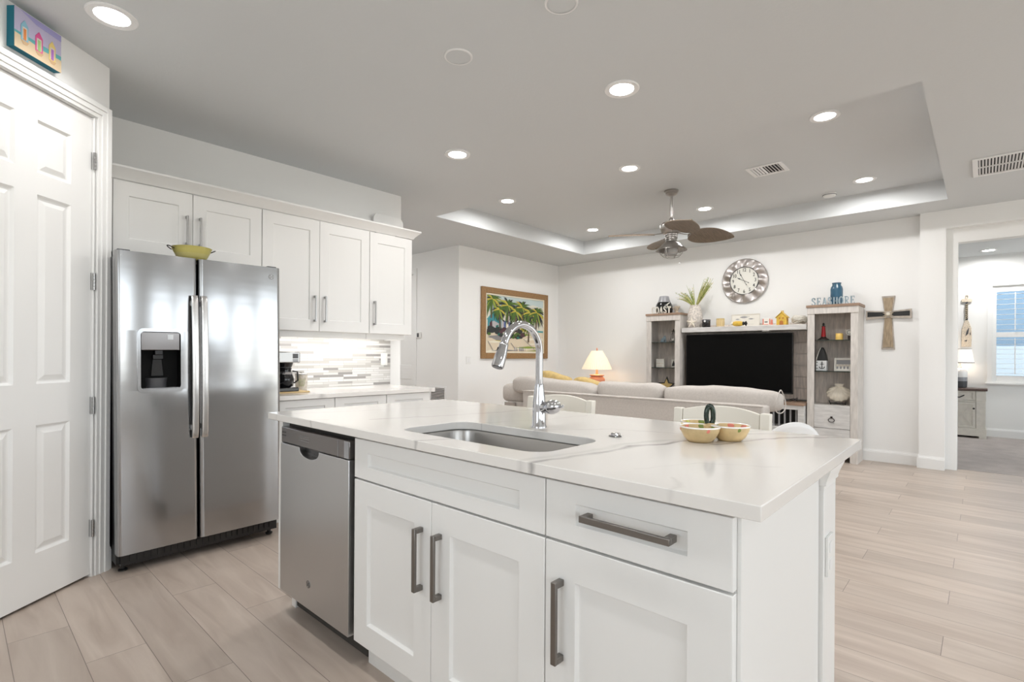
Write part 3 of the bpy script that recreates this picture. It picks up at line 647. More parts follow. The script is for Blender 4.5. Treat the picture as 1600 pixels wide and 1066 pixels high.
# ------------------------------------------------------------------ wall cabinets, back counter
fu = FY(3.88)
def upper(name, label, x0, x1, z0, doors, hz=(1.44, 1.645)):
    t = thing(name, label, 'cabinet', ((x0+x1)/2, 4.05, z0), group='white shaker wall cabinets')
    b = MB(); b.box(x0+.001, x1-.001, 3.9015, YK-.001, z0, 2.243); b.build('carcass', 'cabinet', t)
    for (u0, u1, hu) in doors:
        b = MB(); shaker(b, fu, u0, u1, z0+.002, 2.241, .078, .088, rec=.008); dd = b.build('door', 'cabinet', t, bevel=.001)
        if hu: pull(fu, hu-.006, hu+.006, *hz, w=.012, parent=dd, mats='nickel')
    return t
t = upper('wall_cabinet', 'white two-door wall cabinet above the refrigerator', .66, 1.532, 1.80, [(.662, 1.0865, 1.05), (1.0895, 1.531, 1.128)], (1.90, 2.09))
b = MB(); b.boxf(fu, .5865, .659, 1.80, 2.243, -.02, -.002); b.build('filler', 'cabinet', t)
t = upper('wall_cabinet', 'white two-door wall cabinet over the coffee maker', 1.534, 2.425, 1.365, [(1.536, 1.9745, 1.933), (1.9775, 2.424, 2.018)])
b = MB(); b.box(1.535, 2.424, 3.93, 3.95, 1.318, 1.3648); b.build('light_rail', 'cabinet', t)
t = upper('wall_cabinet', 'narrow white one-door wall cabinet at the right end of the run', 2.427, 2.868, 1.365, [(2.429, 2.867, 2.469)])
b = MB(); b.box(2.428, 2.82, 3.93, 3.95, 1.318, 1.3648); b.box(2.80, 2.82, 3.95, YK-.013, 1.318, 1.3648); b.build('light_rail', 'cabinet', t)
# crown moulding with mitred right return
cr = MB(); P_ = [(0, 2.2445), (.008, 2.2445), (.018, 2.262), (.055, 2.30), (.060, 2.304), (.060, 2.316), (0, 2.316)]
cr.rings([[(.5865, 3.879-d, z) for d, z in P_], [(2.868+d, 3.879-d, z) for d, z in P_], [(2.868+d, YK-.001, z) for d, z in P_]], cap0=True, cap1=True)
o = cr.build('crown_moulding', 'cabinet', smooth=25); tag(o, 'white crown moulding running along the top of the wall cabinets', 'moulding')
# white rounded panel standing above the cabinets
b = MB(); b.prism(rrect(2.655, 2.985, 2.3165, 2.51, .06, 6), FY(4.205), 0, .022); o = b.build('panel', 'wall', bevel=.006)
b = None; tag(o, 'white round-cornered panel leaning on the wall above the end cabinet', 'panel')
fb = FY(3.565)
def base(label, x0, x1):
    t = thing('base_cabinet', label, 'cabinet', ((x0+x1)/2, 3.9, 0), group='white base cabinets below the back counter')
    b = MB(); b.box(x0+.001, x1-.001, 3.5865, YK-.001, .10, .863); b.box(x0+.001, x1-.001, 3.65, 4.2, 0, .0995); b.build('carcass', 'cabinet', t)
    b = MB(); shaker(b, fb, x0+.002, x1-.002, .685, .860, .075, .05); dd = b.build('drawer', 'cabinet', t, bevel=.001)
    um = (x0+x1)/2; pull(fb, um-.11, um+.11, .772, .784, d=.034, vertical=False, parent=dd, mats='handle')
    b = MB(); shaker(b, fb, x0+.002, x1-.002, .11, .68, .075, .08); dd = b.build('door', 'cabinet', t, bevel=.001); pull(fb, x1-.055, x1-.043, .45, .64, parent=dd)
base('white drawer base cabinet next to the refrigerator', 1.495, 1.941); base('white drawer base cabinet in the middle of the back counter run', 1.943, 2.392); base('white drawer base cabinet at the right end of the back counter', 2.394, 2.838)
b = MB(); b.box(1.492, 2.873, 3.54, YK-.0005, .865, .897); o = b.build('worktop', 'quartz_back', bevel=.002); tag(o, 'white veined quartz worktop along the kitchen wall beside the refrigerator', 'worktop')
b = MB(); b.box(1.5, 2.872, YK-.012, YK-.0003, .898, 1.364); o = b.build('backsplash', 'mosaic', smooth=0); tag(o, 'white and grey mosaic tile backsplash lit from under the wall cabinets', 'backsplash')
ZB = .8975
ol = thing('outlet_plate', 'white outlet cover on the mosaic backsplash', 'outlet', (2.80, YK-.012, 1.14)); fo = FY(YK-.012)
b = MB(); b.boxf(fo, 2.765, 2.837, 1.083, 1.198, 0, .006); b.build('plate', 'white_plastic', ol, bevel=.002)
b = MB(); [b.boxf(fo, 2.785, 2.817, z, z+.03, .006, .008) for z in (1.10, 1.15)]; b.build('socket', 'white', ol, bevel=.001)
ul = thing('cabinet_light', 'slim bright strip light under the wall cabinets', 'light', (2.1, 4.10, 1.36))
b = MB(); b.box(1.6, 2.75, 4.08, 4.11, 1.354, 1.3648); b.build('housing', 'white', ul)
b = MB(); b.box(1.61, 2.74, 4.083, 4.107, 1.3525, 1.3538); b.build('lens', 'strip', ul)
lamp_area((2.17, 4.095, 1.351), 1.12, 2.8, (1, .97, .92), shape='RECTANGLE', sy=.02)
bd = MB(); bd.box(1.58, 1.845, 3.76, 3.95, ZB, ZB+.010); o = bd.build('cutting_board', 'tan_board', bevel=.003); tag(o, 'thin tan board under the coffee maker', 'board')
cm = thing('coffee_maker', 'black and steel coffee maker beside the refrigerator', 'coffee maker', (1.69, 3.86, ZB+.010)); z0 = ZB+.0102
b = MB(); b.box(1.60, 1.765, 3.77, 3.945, z0, z0+.03); b.box(1.60, 1.765, 3.905, 3.945, z0+.03, z0+.21); b.build('body', 'black_gloss', cm, bevel=.006)
b = MB(); b.box(1.60, 1.773, 3.77, 3.945, z0+.212, z0+.295); b.build('water_tank', 'nickel', cm, bevel=.008)
b = MB(); b.boxf(FY(3.77), 1.715, 1.755, z0+.245, z0+.28, 0, .002); [b.boxf(FY(3.77), 1.715, 1.755, z0+.222+.010*k, z0+.228+.01*k, 0, .002) for k in range(2)]; b.build('display', 'dark_grey', cm)
b = MB(); b.lathe([(.04, z0+.031), (.056, z0+.04), (.062, z0+.09), (.05, z0+.13), (.04, z0+.155), (.045, z0+.17), (.045, z0+.175), (.002, z0+.178)], (1.69, 3.838, 0), 24); cf = b.build('carafe', 'black_gloss', cm, smooth=60)
b = MB(); b.lathe([(.0515, z0+.128), (.053, z0+.132), (.046, z0+.145), (.045, z0+.14)], (1.69, 3.838, 0), 24); b.build('band', 'chrome', cf)
b = MB(); b.tube([(1.735, 3.82, z0+.15), (1.765, 3.80, z0+.145), (1.768, 3.80, z0+.08), (1.745, 3.815, z0+.06)], .006, 8); b.build('handle', 'black', cf)
b = MB(); b.lathe([(.045, z0+.180), (.055, z0+.211), (.002, z0+.211)], (1.69, 3.838, 0), 24); b.build('filter_basket', 'black_gloss', cm)
ct = thing('canister', 'pale ceramic canister with a lid beside the coffee maker', 'canister', (1.845, 3.98, ZB))
b = MB(); b.lathe([(.040, ZB+.0005), (.044, ZB+.004), (.046, ZB+.06), (.045, ZB+.125), (.002, ZB+.125)], (1.885, 3.99, 0), 28); b.build('body', 'jar_glaze', ct, smooth=50)
b = MB(); b.lathe([(.047, ZB+.1255), (.048, ZB+.131), (.044, ZB+.135), (.012, ZB+.137), (.010, ZB+.145), (.002, ZB+.147)], (1.885, 3.99, 0), 28); b.build('lid', 'nickel', ct, smooth=50)
b = MB()
for k in range(5):
    a0 = rad(-128+k*9); b.tube([(1.885+.047*math.cos(a0+.12*s*(k-2)), 3.99+.047*math.sin(a0+.12*s*(k-2)), ZB+.035+.06*s) for s in (0, .3, .6, 1)], .0013, 6)
b.build('sprig_pattern', 'leaf', ct)

# ------------------------------------------------------------------ canvas over the pantry door
cn = thing('canvas_picture', 'small beach hut canvas with teal edges above the pantry door', 'picture', tuple(PC+DI*.44+Vector((0, 0, 2.63))))
u0, u1, z0, z1 = .327, .551, 2.538, 2.716
cw = lambda a, z, d: PW(u1-a*(u1-u0), z0+z*(z1-z0), .036+d)      # a: 0..1 left to right as seen from the room
b = MB(); b.boxf(PW, u0, u1, z0, z1, .0008, .0355); b.build('stretcher', 'teal', cn)
b = MB(); pm = ['c_sky2', 'c_sky', 'c_sea', 'c_sand', 'c_blue', 'c_pink', 'c_yel', 'c_or', 'c_gr', 'c_pu', 'c_wh', 'c_st']
b.flat([(0, .34), (1, .34), (1, 1), (0, 1)], cw, 0, 0); b.flat([(.10, 1), (.45, .86), (1, .84), (1, 1)], cw, .0007, 1); b.flat([(0, .30), (1, .30), (1, .44), (0, .42)], cw, .0008, 2); b.flat([(0, 0), (1, 0), (1, .33), (.6, .30), (.3, .34), (0, .36)], cw, .0014, 3)
for (x, w, c1, c2, y0) in ((.20, .15, 4, 7, .26), (.50, .16, 5, 8, .20), (.79, .15, 6, 9, .18)):
    b.flat([(x-w/2, y0), (x+w/2, y0), (x+w/2, y0+.38), (x, y0+.52), (x-w/2, y0+.38)], cw, .0022, c1); b.flat([(x-w*.32, y0+.04), (x+w*.32, y0+.04), (x+w*.32, y0+.34), (x-w*.32, y0+.34)], cw, .0028, 10)
    b.flat([(x-w*.18, y0+.02), (x+w*.18, y0+.02), (x+w*.18, y0+.30), (x-w*.18, y0+.30)], cw, .0034, c2); b.flat([(x-w/2, y0), (x+w*.6, y0), (x+w*.3, y0-.09), (x-w*.2, y0-.09)], cw, .0030, 11)
b.build('painting', pm, cn, smooth=0)

# ------------------------------------------------------------------ ceiling fittings
def can(x, y, z, label, group, watts=CAN_W, spread=172):
    t = thing('recessed_light', label, 'ceiling light', (x, y, z), group=group)
    b = MB(); b.lathe([(.100, z-.0002), (.100, z-.004), (.096, z-.008), (.070, z-.006), (.066, z-.001)], (x, y, 0), 36, cap0=False, cap1=False); b.build('trim_ring', 'white', t)
    b = MB(); b.lathe([(.001, z-.0045), (.068, z-.0045), (.068, z-.001)], (x, y, 0), 32, cap1=False); b.build('lens', 'led', t)
    lamp_area((x, y, z-.012), .15, watts*1.1, WARM, spread=rad(spread))
GK, GT = 'recessed lights in the kitchen ceiling', 'recessed lights in the tray ceiling'
can(.50, 2.975, ZC, 'recessed light in front of the pantry door', GK, 3.4, 140); can(2.637, 1.56, ZC, 'recessed light above the stool side of the island', GK); can(2.652, 3.013, ZC, 'recessed light near the end of the wall cabinets', GK)
for (x, y, lb) in ((.50, 1.56, 'recessed light over the aisle in front of the sink'), (.50, .12, 'recessed light over the aisle at the camera end of the island'), (2.637, .12, 'recessed light above the right end of the island'), (.5, -1.6, 'recessed light in the dining end of the kitchen ceiling'), (2.637, -1.6, 'recessed light over the dining area')): can(x, y, ZC, lb, GK, 6. if (x, y) == (.5, 1.56) else 3.4)
TW = 11.
can(4.30, .86, ZT, 'tray ceiling light at the right front corner, nearest the island', GT, TW, 175); can(4.29, 2.45, ZT, 'tray ceiling light in the middle of the front edge', GT, TW, 175); can(4.284, 4.005, ZT, 'tray ceiling light at the left front corner', GT, TW, 175)
can(6.10, .875, ZT, 'tray ceiling light at the right rear corner', GT, TW, 175); can(6.055, 2.45, ZT, 'tray ceiling light directly behind the ceiling fan', GT, TW, 175); can(6.05, 4.025, ZT, 'tray ceiling light at the left rear corner', GT, TW, 175)
can(10.1, -.05, ZC, 'recessed light in the bedroom ceiling seen through the doorway', 'recessed lights in the bedroom', 11)
can(3.55, 6.9, ZC, 'added fill light hidden in the hall ceiling behind the kitchen wall', 'added fill lights in the hall', 11, 170)  # made-up lamp out of view, added to brighten the hall
for (x, y, lb) in ((1.783, 2.025, 'white round ceiling speaker above the sink'), (1.814, 1.379, 'white round ceiling speaker at the top edge of the picture')):
    t = thing('ceiling_speaker', lb, 'speaker', (x, y, ZC), group='round ceiling speakers')
    b = MB(); b.lathe([(.075, ZC-.0003), (.075, ZC-.004), (.071, ZC-.007), (.064, ZC-.006)], (x, y, 0), 36, cap0=False, cap1=False); b.build('rim', 'white', t)
    b = MB(); b.lathe([(.001, ZC-.004), (.066, ZC-.004)], (x, y, 0), 32, cap0=False, cap1=False); b.build('grille', 'ceil', t)
sdt = thing('smoke_detector', 'small white smoke detector on the tray ceiling', 'smoke detector', (6.387, 1.229, ZT))
b = MB(); b.lathe([(.065, ZT-.0003), (.065, ZT-.012), (.056, ZT-.030), (.035, ZT-.036), (.001, ZT-.037)], (6.387, 1.229, 0), 28); b.build('housing', 'white_plastic', sdt)
b = MB(); b.lathe([(.066, ZT-.012), (.0665, ZT-.016), (.062, ZT-.02)], (6.387, 1.229, 0), 28, cap0=False, cap1=False); b.build('vent_ring', 'mid_grey', sdt)
def vent(name, label, x0, x1, y0, y1, z, along, rows, nl, tilt, fr=.035):
    t = thing(name, label, 'air vent', ((x0+x1)/2, (y0+y1)/2, z))
    b = MB()
    for q in ((x0, x1, y0, y0+fr), (x0, x1, y1-fr, y1), (x0, x0+fr, y0+fr, y1-fr), (x1-fr, x1, y0+fr, y1-fr)): b.box(*q, z-.010, z-.0003)
    b.build('frame', 'white', t, bevel=.003)
    b = MB(); b.box(x0+fr, x1-fr, y0+fr, y1-fr, z-.0012, z-.0004); b.build('duct', 'vent_dark', t)
    b = MB(); ix0, ix1, iy0, iy1 = x0+fr, x1-fr, y0+fr, y1-fr
    for k in range(nl):
        if along == 'x':
            yc = iy0+(k+.5)*(iy1-iy0)/nl; hw = (iy1-iy0)/nl*.27; ti = tilt if not callable(tilt) else tilt(k)
            b.add([(x, yc+s*hw, z-.006+s*ti) for x in (ix0, ix1) for s in (-1, 1)]+[(x, yc+s*hw, z-.005+s*ti) for x in (ix0, ix1) for s in (-1, 1)], [(0, 1, 3, 2), (4, 6, 7, 5), (0, 4, 5, 1), (2, 3, 7, 6), (0, 2, 6, 4), (1, 5, 7, 3)])
    for r in range(1, rows): xc = ix0+r*(ix1-ix0)/rows; b.box(xc-.005, xc+.005, iy0, iy1, z-.0098, z-.0012)
    b.build('louvres', 'white', t); return t
vent('return_vent', 'long white louvred air vent in the ceiling at the right', 5.40, 5.925, -.52, .072, ZC, 'x', 2, 27, .003)
vent('supply_vent', 'small white ceiling vent in the tray above the fan', 5.02, 5.31, 1.345, 1.655, ZT, 'x', 1, 9, lambda k: -.0035 if k > 4 else .0035)

# ceiling fan
FC = Vector((5.17, 2.45, 0))
fn_ = thing('ceiling_fan', 'nautical ceiling fan with brown leaf blades and a caged lantern', 'ceiling fan', (5.17, 2.45, ZT))
b = MB(); b.lathe([(.072, ZT-.0005), (.072, ZT-.018), (.066, ZT-.024), (.060, ZT-.026), (.060, ZT-.038), (.045, ZT-.05), (.028, ZT-.056), (.018, ZT-.058)], FC, 32); b.build('canopy', 'pewter', fn_)
b = MB(); b.lathe([(.0125, 2.61), (.0125, ZT-.056)], FC, 16); b.lathe([(.028, 2.61), (.028, 2.628), (.019, 2.655), (.013, 2.66)], FC, 20); b.build('downrod', 'pewter', fn_)
b = MB(); b.lathe([(.03, 2.615), (.095, 2.60), (.118, 2.575), (.118, 2.545), (.10, 2.50), (.075, 2.482), (.06, 2.478)], FC, 36); b.build('motor', 'pewter', fn_)
b = MB(); pr = []
for k in range(4): z = 2.478-k*.022; pr += [(.068-.003*k, z), (.068-.003*k, z-.009), (.054, z-.011), (.054, z-.020)]
b.lathe(pr+[(.05, 2.387)], FC, 32); b.build('switch_housing', 'pewter', fn_)
for k, ang in enumerate((-1, 89, 179, 269)):
    e_r = (Matrix.Rotation(rad(ang), 3, 'Z') @ Vector((Rt.x, Rt.y, 0)).normalized()); e_t = Vector((-e_r.y, e_r.x, 0)); tp = math.tan(rad(14))
    b = MB(); N = 18; top = []; bot = []
    for i in range(N+1):
        s = i/N; r = .175+.49*s; w = .160*(math.sin(PI*s**.7)**.7 if 0 < s < 1 else 0)+.004
        dz = -.018*s*s
        top.append([FC+e_r*r+e_t*(w*q)+Vector((0, 0, 2.488+dz-w*q*tp-.012*(abs(q)))) for q in (-1, -.6, -.2, .2, .6, 1)])
    for row in top: pass
    n6 = 6; vs = [p for row in top for p in row]+[p+Vector((0, 0, -.006)) for row in top for p in row]; B_ = len(top)*n6; fs = []
    for i in range(N):
        for j in range(n6-1):
            a = i*n6+j; fs += [(a, a+1, a+n6+1, a+n6), (B_+a, B_+a+n6, B_+a+n6+1, B_+a+1)]
        fs += [(i*n6, (i+1)*n6, B_+(i+1)*n6, B_+i*n6), (i*n6+5, B_+i*n6+5, B_+(i+1)*n6+5, (i+1)*n6+5)]
    fs += [tuple(range(n6))+tuple(B_+j for j in range(n6-1, -1, -1)), tuple(N*n6+j for j in range(n6))+tuple(B_+N*n6+j for j in range(n6-1, -1, -1))]
    b.add(vs, fs); bl = b.build('blade', 'blade', fn_, smooth=50)
    b = MB(); b.tube([FC+e_r*.085+Vector((0, 0, 2.495)), FC+e_r*.13+Vector((0, 0, 2.485)), FC+e_r*.2+Vector((0, 0, 2.476))], [.012, .010, .006], 8, flat=.5)
    b.tube([FC+e_r*.19+e_t*x+Vector((0, 0, 2.474-x*tp)) for x in (-.04, 0, .04)], .006, 8); b.build('blade_iron', 'pewter', bl)
b = MB(); b.lathe([(.056, 2.40), (.07, 2.392), (.096, 2.372), (.108, 2.355), (.160, 2.318), (.163, 2.310), (.158, 2.310), (.10, 2.348), (.06, 2.362), (.002, 2.364)], FC, 36); ln = b.build('lantern_shade', 'pewter', fn_, smooth=40)
b = MB(); b.lathe([(.062, 2.355), (.068, 2.33), (.067, 2.285), (.056, 2.258), (.002, 2.252)], FC, 28); b.build('lantern_glass', 'frost', fn_, smooth=60)
b = MB()
for k in range(6):
    a = 2*PI*k/6; b.tube([FC+Vector((rr*math.cos(a), rr*math.sin(a), z)) for rr, z in ((.132, 2.325), (.108, 2.27), (.076, 2.238), (.040, 2.23))], .003, 6)
for rr, z in ((.106, 2.268), (.042, 2.23)): b.tube([FC+Vector((rr*math.cos(2*PI*k/24), rr*math.sin(2*PI*k/24), z)) for k in range(24)], .003, 6, closed=True)
b.build('lantern_cage', 'pewter', fn_)
b = MB(); pc = FC-Fw*.06+Rt*.07; b.tube([Vector((pc.x, pc.y, 2.39)), Vector((pc.x, pc.y, 2.17))], .0009, 5); b.sphere((pc.x, pc.y, 2.165), .009, 10); b.build('pull_chain', 'white', fn_)
# ------------------------------------------------------------------ picture wall
pi_ = thing('framed_painting', 'large brown-framed painting of palms and beach huts on the living room wall', 'painting', (6.06, YP, 1.67))
fp = FY(YP); A0, A1, B0, B1 = 5.29, 6.85, 1.133, 2.205; fw = .088
b = MB()
for q in ((A0, A0+fw, B0, B1), (A1-fw, A1, B0, B1), (A0+fw, A1-fw, B0, B0+fw), (A0+fw, A1-fw, B1-fw, B1)): b.boxf(fp, *q, .001, .035)
b.build('frame', 'frame_wood', pi_, bevel=.006)
b = MB(); k_ = .022
for q in ((A0+fw, A0+fw+k_, B0+fw, B1-fw), (A1-fw-k_, A1-fw, B0+fw, B1-fw), (A0+fw+k_, A1-fw-k_, B0+fw, B0+fw+k_), (A0+fw+k_, A1-fw-k_, B1-fw-k_, B1-fw)): b.boxf(fp, *q, .001, .022)
b.build('liner', 'p_mat', pi_)
a0, a1, c0, c1 = A0+fw+k_, A1-fw-k_, B0+fw+k_, B1-fw-k_
pw = lambda u, z, d: fp(a0+u*(a1-a0), c0+z*(c1-c0), .012+d)
pm = ['p_sky', 'p_sky2', 'p_sand', 'p_sand2', 'p_shade', 'p_teal', 'p_teal2', 'p_roof', 'p_dark', 'p_maroon', 'p_green', 'p_green2', 'p_yel', 'p_sea', 'p_trunk', 'p_blue']
b = MB(); b.boxf(fp, a0, a1, c0, c1, .001, .012, 0); F_ = lambda pts, d, m: b.flat(pts, pw, d*.0007+.0008, m)
rnd = random.Random(3)
F_([(0, .38), (1, .38), (1, .75), (.5, .8), (0, .7)], 0, 1); F_([(.55, .80), (.8, .9), (1, .86), (1, .55), (.7, .6)], .5, 1); F_([(.0, 0), (1, 0), (1, .40), (0, .36)], 1, 2)
for i in range(16):
    x, y, w, h_ = rnd.random(), rnd.random()*.34, .1+.15*rnd.random(), .015+.03*rnd.random(); F_([(max(0, x-w), y), (x, y-h_*.4), (min(1, x+w), y+h_*.3), (x, y+h_)], 2+.1*i, rnd.choice([3, 3, 3, 4, 12]) if x < .55 else rnd.choice([3, 13, 11, 3]))
F_([(.02, .27), (.25, .30), (.45, .33), (.30, .19), (.16, .20)], 4, 4); F_([(.72, .385), (1, .375), (1, .41), (.72, .415)], 4, 13)
# huts
F_([(.02, .38), (.02, .56), (.12, .72), (.24, .57), (.24, .36)], 5, 5); F_([(.045, .50), (.12, .545), (.20, .50), (.20, .42), (.045, .42)], 5.5, 7); F_([(.14, .69), (.12, .73), (.30, .55), (.285, .53)], 6, 8)
F_([(.02, .56), (.12, .72), (.125, .745), (.0, .56)], 6, 13); F_([(.24, .36), (.24, .55), (.33, .55), (.33, .36)], 5.2, 7); F_([(.28, .56), (.42, .56), (.42, .36), (.28, .36)], 5.4, 15); F_([(.32, .53), (.36, .53), (.36, .42), (.32, .42)], 6, 3)
F_([(.36, .54), (.43, .68), (.52, .53)], 5.6, 7); F_([(.43, .68), (.42, .70), (.545, .52), (.52, .52)], 6.2, 8); F_([(.38, .53), (.56, .53), (.56, .36), (.38, .36)], 5.7, 8); F_([(.47, .48), (.52, .48), (.52, .40), (.47, .40)], 6, 4)
F_([(.56, .50), (.62, .60), (.69, .50)], 5.8, 11); F_([(.62, .60), (.61, .62), (.71, .49), (.69, .49)], 6.3, 8); F_([(.57, .50), (.68, .50), (.68, .38), (.57, .38)], 5.7, 12)
F_([(.05, .50), (.085, .56), (.10, .38), (.05, .36)], 6.5, 9); F_([(.15, .46), (.19, .48), (.19, .38), (.15, .38)], 6.5, 6)
for i in range(60):
    x = rnd.random()*.64; y = .27+.15*rnd.random()*(1-.4*x); r = .02+.028*rnd.random(); F_(arc((x+.01, y), r, 0, 2*PI*6/7, 6), 7+i*.05, rnd.choice([8, 8, 9, 6, 10, 7 if i % 5 == 0 else 8]))
for (p0, p1) in (((.02, .18), (.10, .02)), ((.40, .16), (.47, .05)), ((.62, .24), (.84, .03)), ((.03, .31), (.07, .29))): dx, dy = p1[0]-p0[0], p1[1]-p0[1]; F_([p0, p1, (p1[0]+.010, p1[1]), (p0[0]+.010, p0[1])], 9, 4)
for i in range(16): x = .45+.2*rnd.random(); F_([(x, .01), (x+.006, .01), (x+.02*(rnd.random()-.4), .10)], 9.2+i*.02, 4 if i % 2 else 15)
# palms
for q, (x, y, sz) in enumerate(((.09, .93, .17), (.35, .84, .20), (.60, .83, .19), (.74, .74, .14), (.87, .76, .17), (.72, .52, .11), (.20, .75, .11), (.48, .74, .12))):
    bx = x+.04*(rnd.random()-.5); F_([(x-.008, y), (x+.008, y), (bx+.012, y-.34), (bx-.012, y-.34)], 10+q*1.4, 14)
    nf = 26
    for k in range(nf):
        a = PI*(-.42+1.84*((k*11) % nf)/(nf-1))+rnd.uniform(-.1, .1); L = sz*rnd.uniform(.8, 1.3); m_ = (8, 8, 10, 8, 10, 11, 10, 12)[min(7, k*8//nf)]
        if q == 0 and k < 6: m_ = 12 if k % 2 else 11
        pts = []; lo = []
        for i in range(6):
            s = i/5; px, py = x+L*s*math.cos(a), y+L*s*math.sin(a)*1.15-L*.55*s*s; wd = .014*math.sin(PI*min(1, s*.9+.08)); pts.append((px-math.sin(a)*wd, py+math.cos(a)*wd)); lo.append((px+math.sin(a)*wd, py-math.cos(a)*wd))
        pp = [(min(.995, max(.005, u)), min(.992, max(.005, v))) for u, v in pts+lo[::-1]]
        try: F_(pp, 10.3+q*1.4+k*.08, m_)
        except Exception: pass
b.build('painting', pm, pi_, smooth=0)
sw = thing('light_switch', 'white light switch on the wall left of the palm painting', 'switch', (5.05, YP, 1.105))
b = MB(); b.boxf(fp, 5.005, 5.10, 1.055, 1.165, .0005, .006); b.build('plate', 'white_plastic', sw, bevel=.002)
b = MB(); [b.boxf(fp, u, u+.03, 1.08, 1.14, .006, .010) for u in (5.016, 5.058)]; b.build('rocker', 'white', sw, bevel=.002)
fh = FX(XH)
tm = thing('thermostat', 'white wall thermostat with a small dark screen in the hall', 'thermostat', (XH, 6.385, 1.485))
b = MB(); b.boxf(fh, 6.325, 6.445, 1.44, 1.53, .0005, .022); b.build('housing', 'white_plastic', tm, bevel=.006)
b = MB(); b.boxf(fh, 6.36, 6.41, 1.455, 1.515, .022, .0235); b.build('display', 'dark_grey', tm)
rg_ = thing('return_grille', 'white slatted return air grille low on the hall wall', 'air vent', (XH, 5.92, .55)); b = MB()
for q in ((5.735, 5.765, .28, .725), (6.08, 6.11, .28, .725), (5.765, 6.08, .28, .31), (5.765, 6.08, .695, .725)): b.boxf(fh, *q, .0005, .012)
b.build('frame', 'white', rg_, bevel=.002); b = MB(); b.boxf(fh, 5.765, 6.08, .31, .695, .0004, .0012); b.build('duct', 'vent_dark', rg_)
b = MB(); 
for k in range(17): z = .313+k*.0225; b.prism([(.002, .0), (.010, .010), (.010, .013), (.002, .004)], lambda d, q, u, z=z: fh(u, z+q, d), 5.766, 6.079)
b.build('slats', 'white', rg_)

# ------------------------------------------------------------------ television wall
ft = FX(XW)
CY, CZ = 2.353, 2.197
ck = thing('wall_clock', 'round wall clock with wavy silver rim and cream face', 'clock', (XW, CY, CZ))
cf_ = lambda a, z, d: (XW-d, CY-a, CZ+z)     # a to the right as seen from the room
b = MB(); R9 = 9; rr = []
for i in range(9):
    s = i/8; r = .185+.100*s; ring = []
    for k in range(108):
        t = 2*PI*k/108; wv = math.cos(R9*t+.8*s); hgt = .022+.022*wv*math.sin(PI*min(1, .25+.75*s))+.012*(1-s); ring.append(cf_(r*math.cos(t), r*math.sin(t), hgt))
    rr.append(ring)
b.rings(rr, cap0=False, cap1=False); b.rings([[cf_(r*math.cos(2*PI*k/108), r*math.sin(2*PI*k/108), d) for k in range(108)] for r, d in ((.288, .001), (.296, .006), (.296, .022), (.290, .028), (.284, .020))], cap0=True, cap1=False)
b.build('rim', 'silver', ck, smooth=60)
b = MB(); b.rings([[cf_(r*math.cos(2*PI*k/60), r*math.sin(2*PI*k/60), d) for k in range(60)] for r, d in ((.178, .030), (.178, .038), (.186, .038), (.188, .028))], cap0=False, cap1=False); b.build('bezel', 'dark_grey', ck)
b = MB(); b.prism(arc((0, 0), .180, 0, 2*PI*59/60, 59), cf_, .020, .030); b.build('dial', 'clock_face', ck)
for k in range(1, 13): b = MB(); a = PI/2-2*PI*k/12; text(str(k), .064, cf_, .142*math.cos(a), .142*math.sin(a), .0302, .0315, b, sx=.8, bold=.0008); b.build('numeral', 'black', ck, smooth=0)
def hand(L, deg, w, d):
    a = rad(90-deg); e = (math.cos(a), math.sin(a)); n = (-e[1], e[0]); P = lambda s, t: (e[0]*s+n[0]*t, e[1]*s+n[1]*t)
    b = MB(); b.prism([P(-.055, .002), P(-.062, w*.8), P(-.072, 0), P(-.062, -w*.8), P(-.055, -.002), P(L*.5, -.002), P(L*.66, -w), P(L, 0), P(L*.66, w), P(L*.5, .002)], cf_, d, d+.0015); return b
b = hand(.105, 297, .008, .033); b.build('hour_hand', 'black', ck); b = hand(.135, 331, .007, .0355); b.build('minute_hand', 'black', ck)
# cross
cy = .792
cs = thing('wall_cross', 'rustic wooden cross with black inlays and twine on the wall by the doorway', 'cross', (XW, cy, 1.66))
def flare(L0, L1, w0, w1, vert):
    p = [(-w1, L1), (w1, L1), (w0, 0), (w1, -L0), (-w1, -L0), (-w0, 0)]
    return p if vert else [(y, x) for x, y in p]
cc = lambda a, z, d: (XW-d, cy-a, 1.672+z)
b = MB(); b.prism(flare(.393, .21, .036, .062, True), cc, .001, .020); b.build('upright', 'barn_grey', cs, bevel=.002)
b = MB(); b.prism(flare(.37, .19, .028, .048, True), cc, .0205, .028); b.build('upright_inlay', 'barn_wood', cs, bevel=.002)
b = MB(); b.prism([(-.21, -.055), (-.21, .052), (0, .036), (.21, .055), (.21, -.05), (0, -.036)], cc, .0205, .034); b.build('crossbar', 'barn_grey', cs, bevel=.002)
for sg in (-1, 1):
    b = MB(); b.prism([(sg*.035, -.018), (sg*.035, .026), (sg*.194, .034), (sg*.194, -.022)], cc, .0345, .037); lab(b.build('crossbar_inlay', 'black', cs), 'black inlay')
b = MB()
for a in (-.9, -.35, .35, .9): b.tube([cc(.05*math.cos(a)*q+.0, .05*math.sin(a)*q, .040+.008*(1-q*q)) for q in (-1, -.5, 0, .5, 1)], .003, 6)
b.build('twine_wrap', 'twine', cs); b = MB(); b.sphere(cc(0, .005, .052), 1, 12, sc=(.008, .020, .018)); b.build('shell_knot', 'starfish', cs)

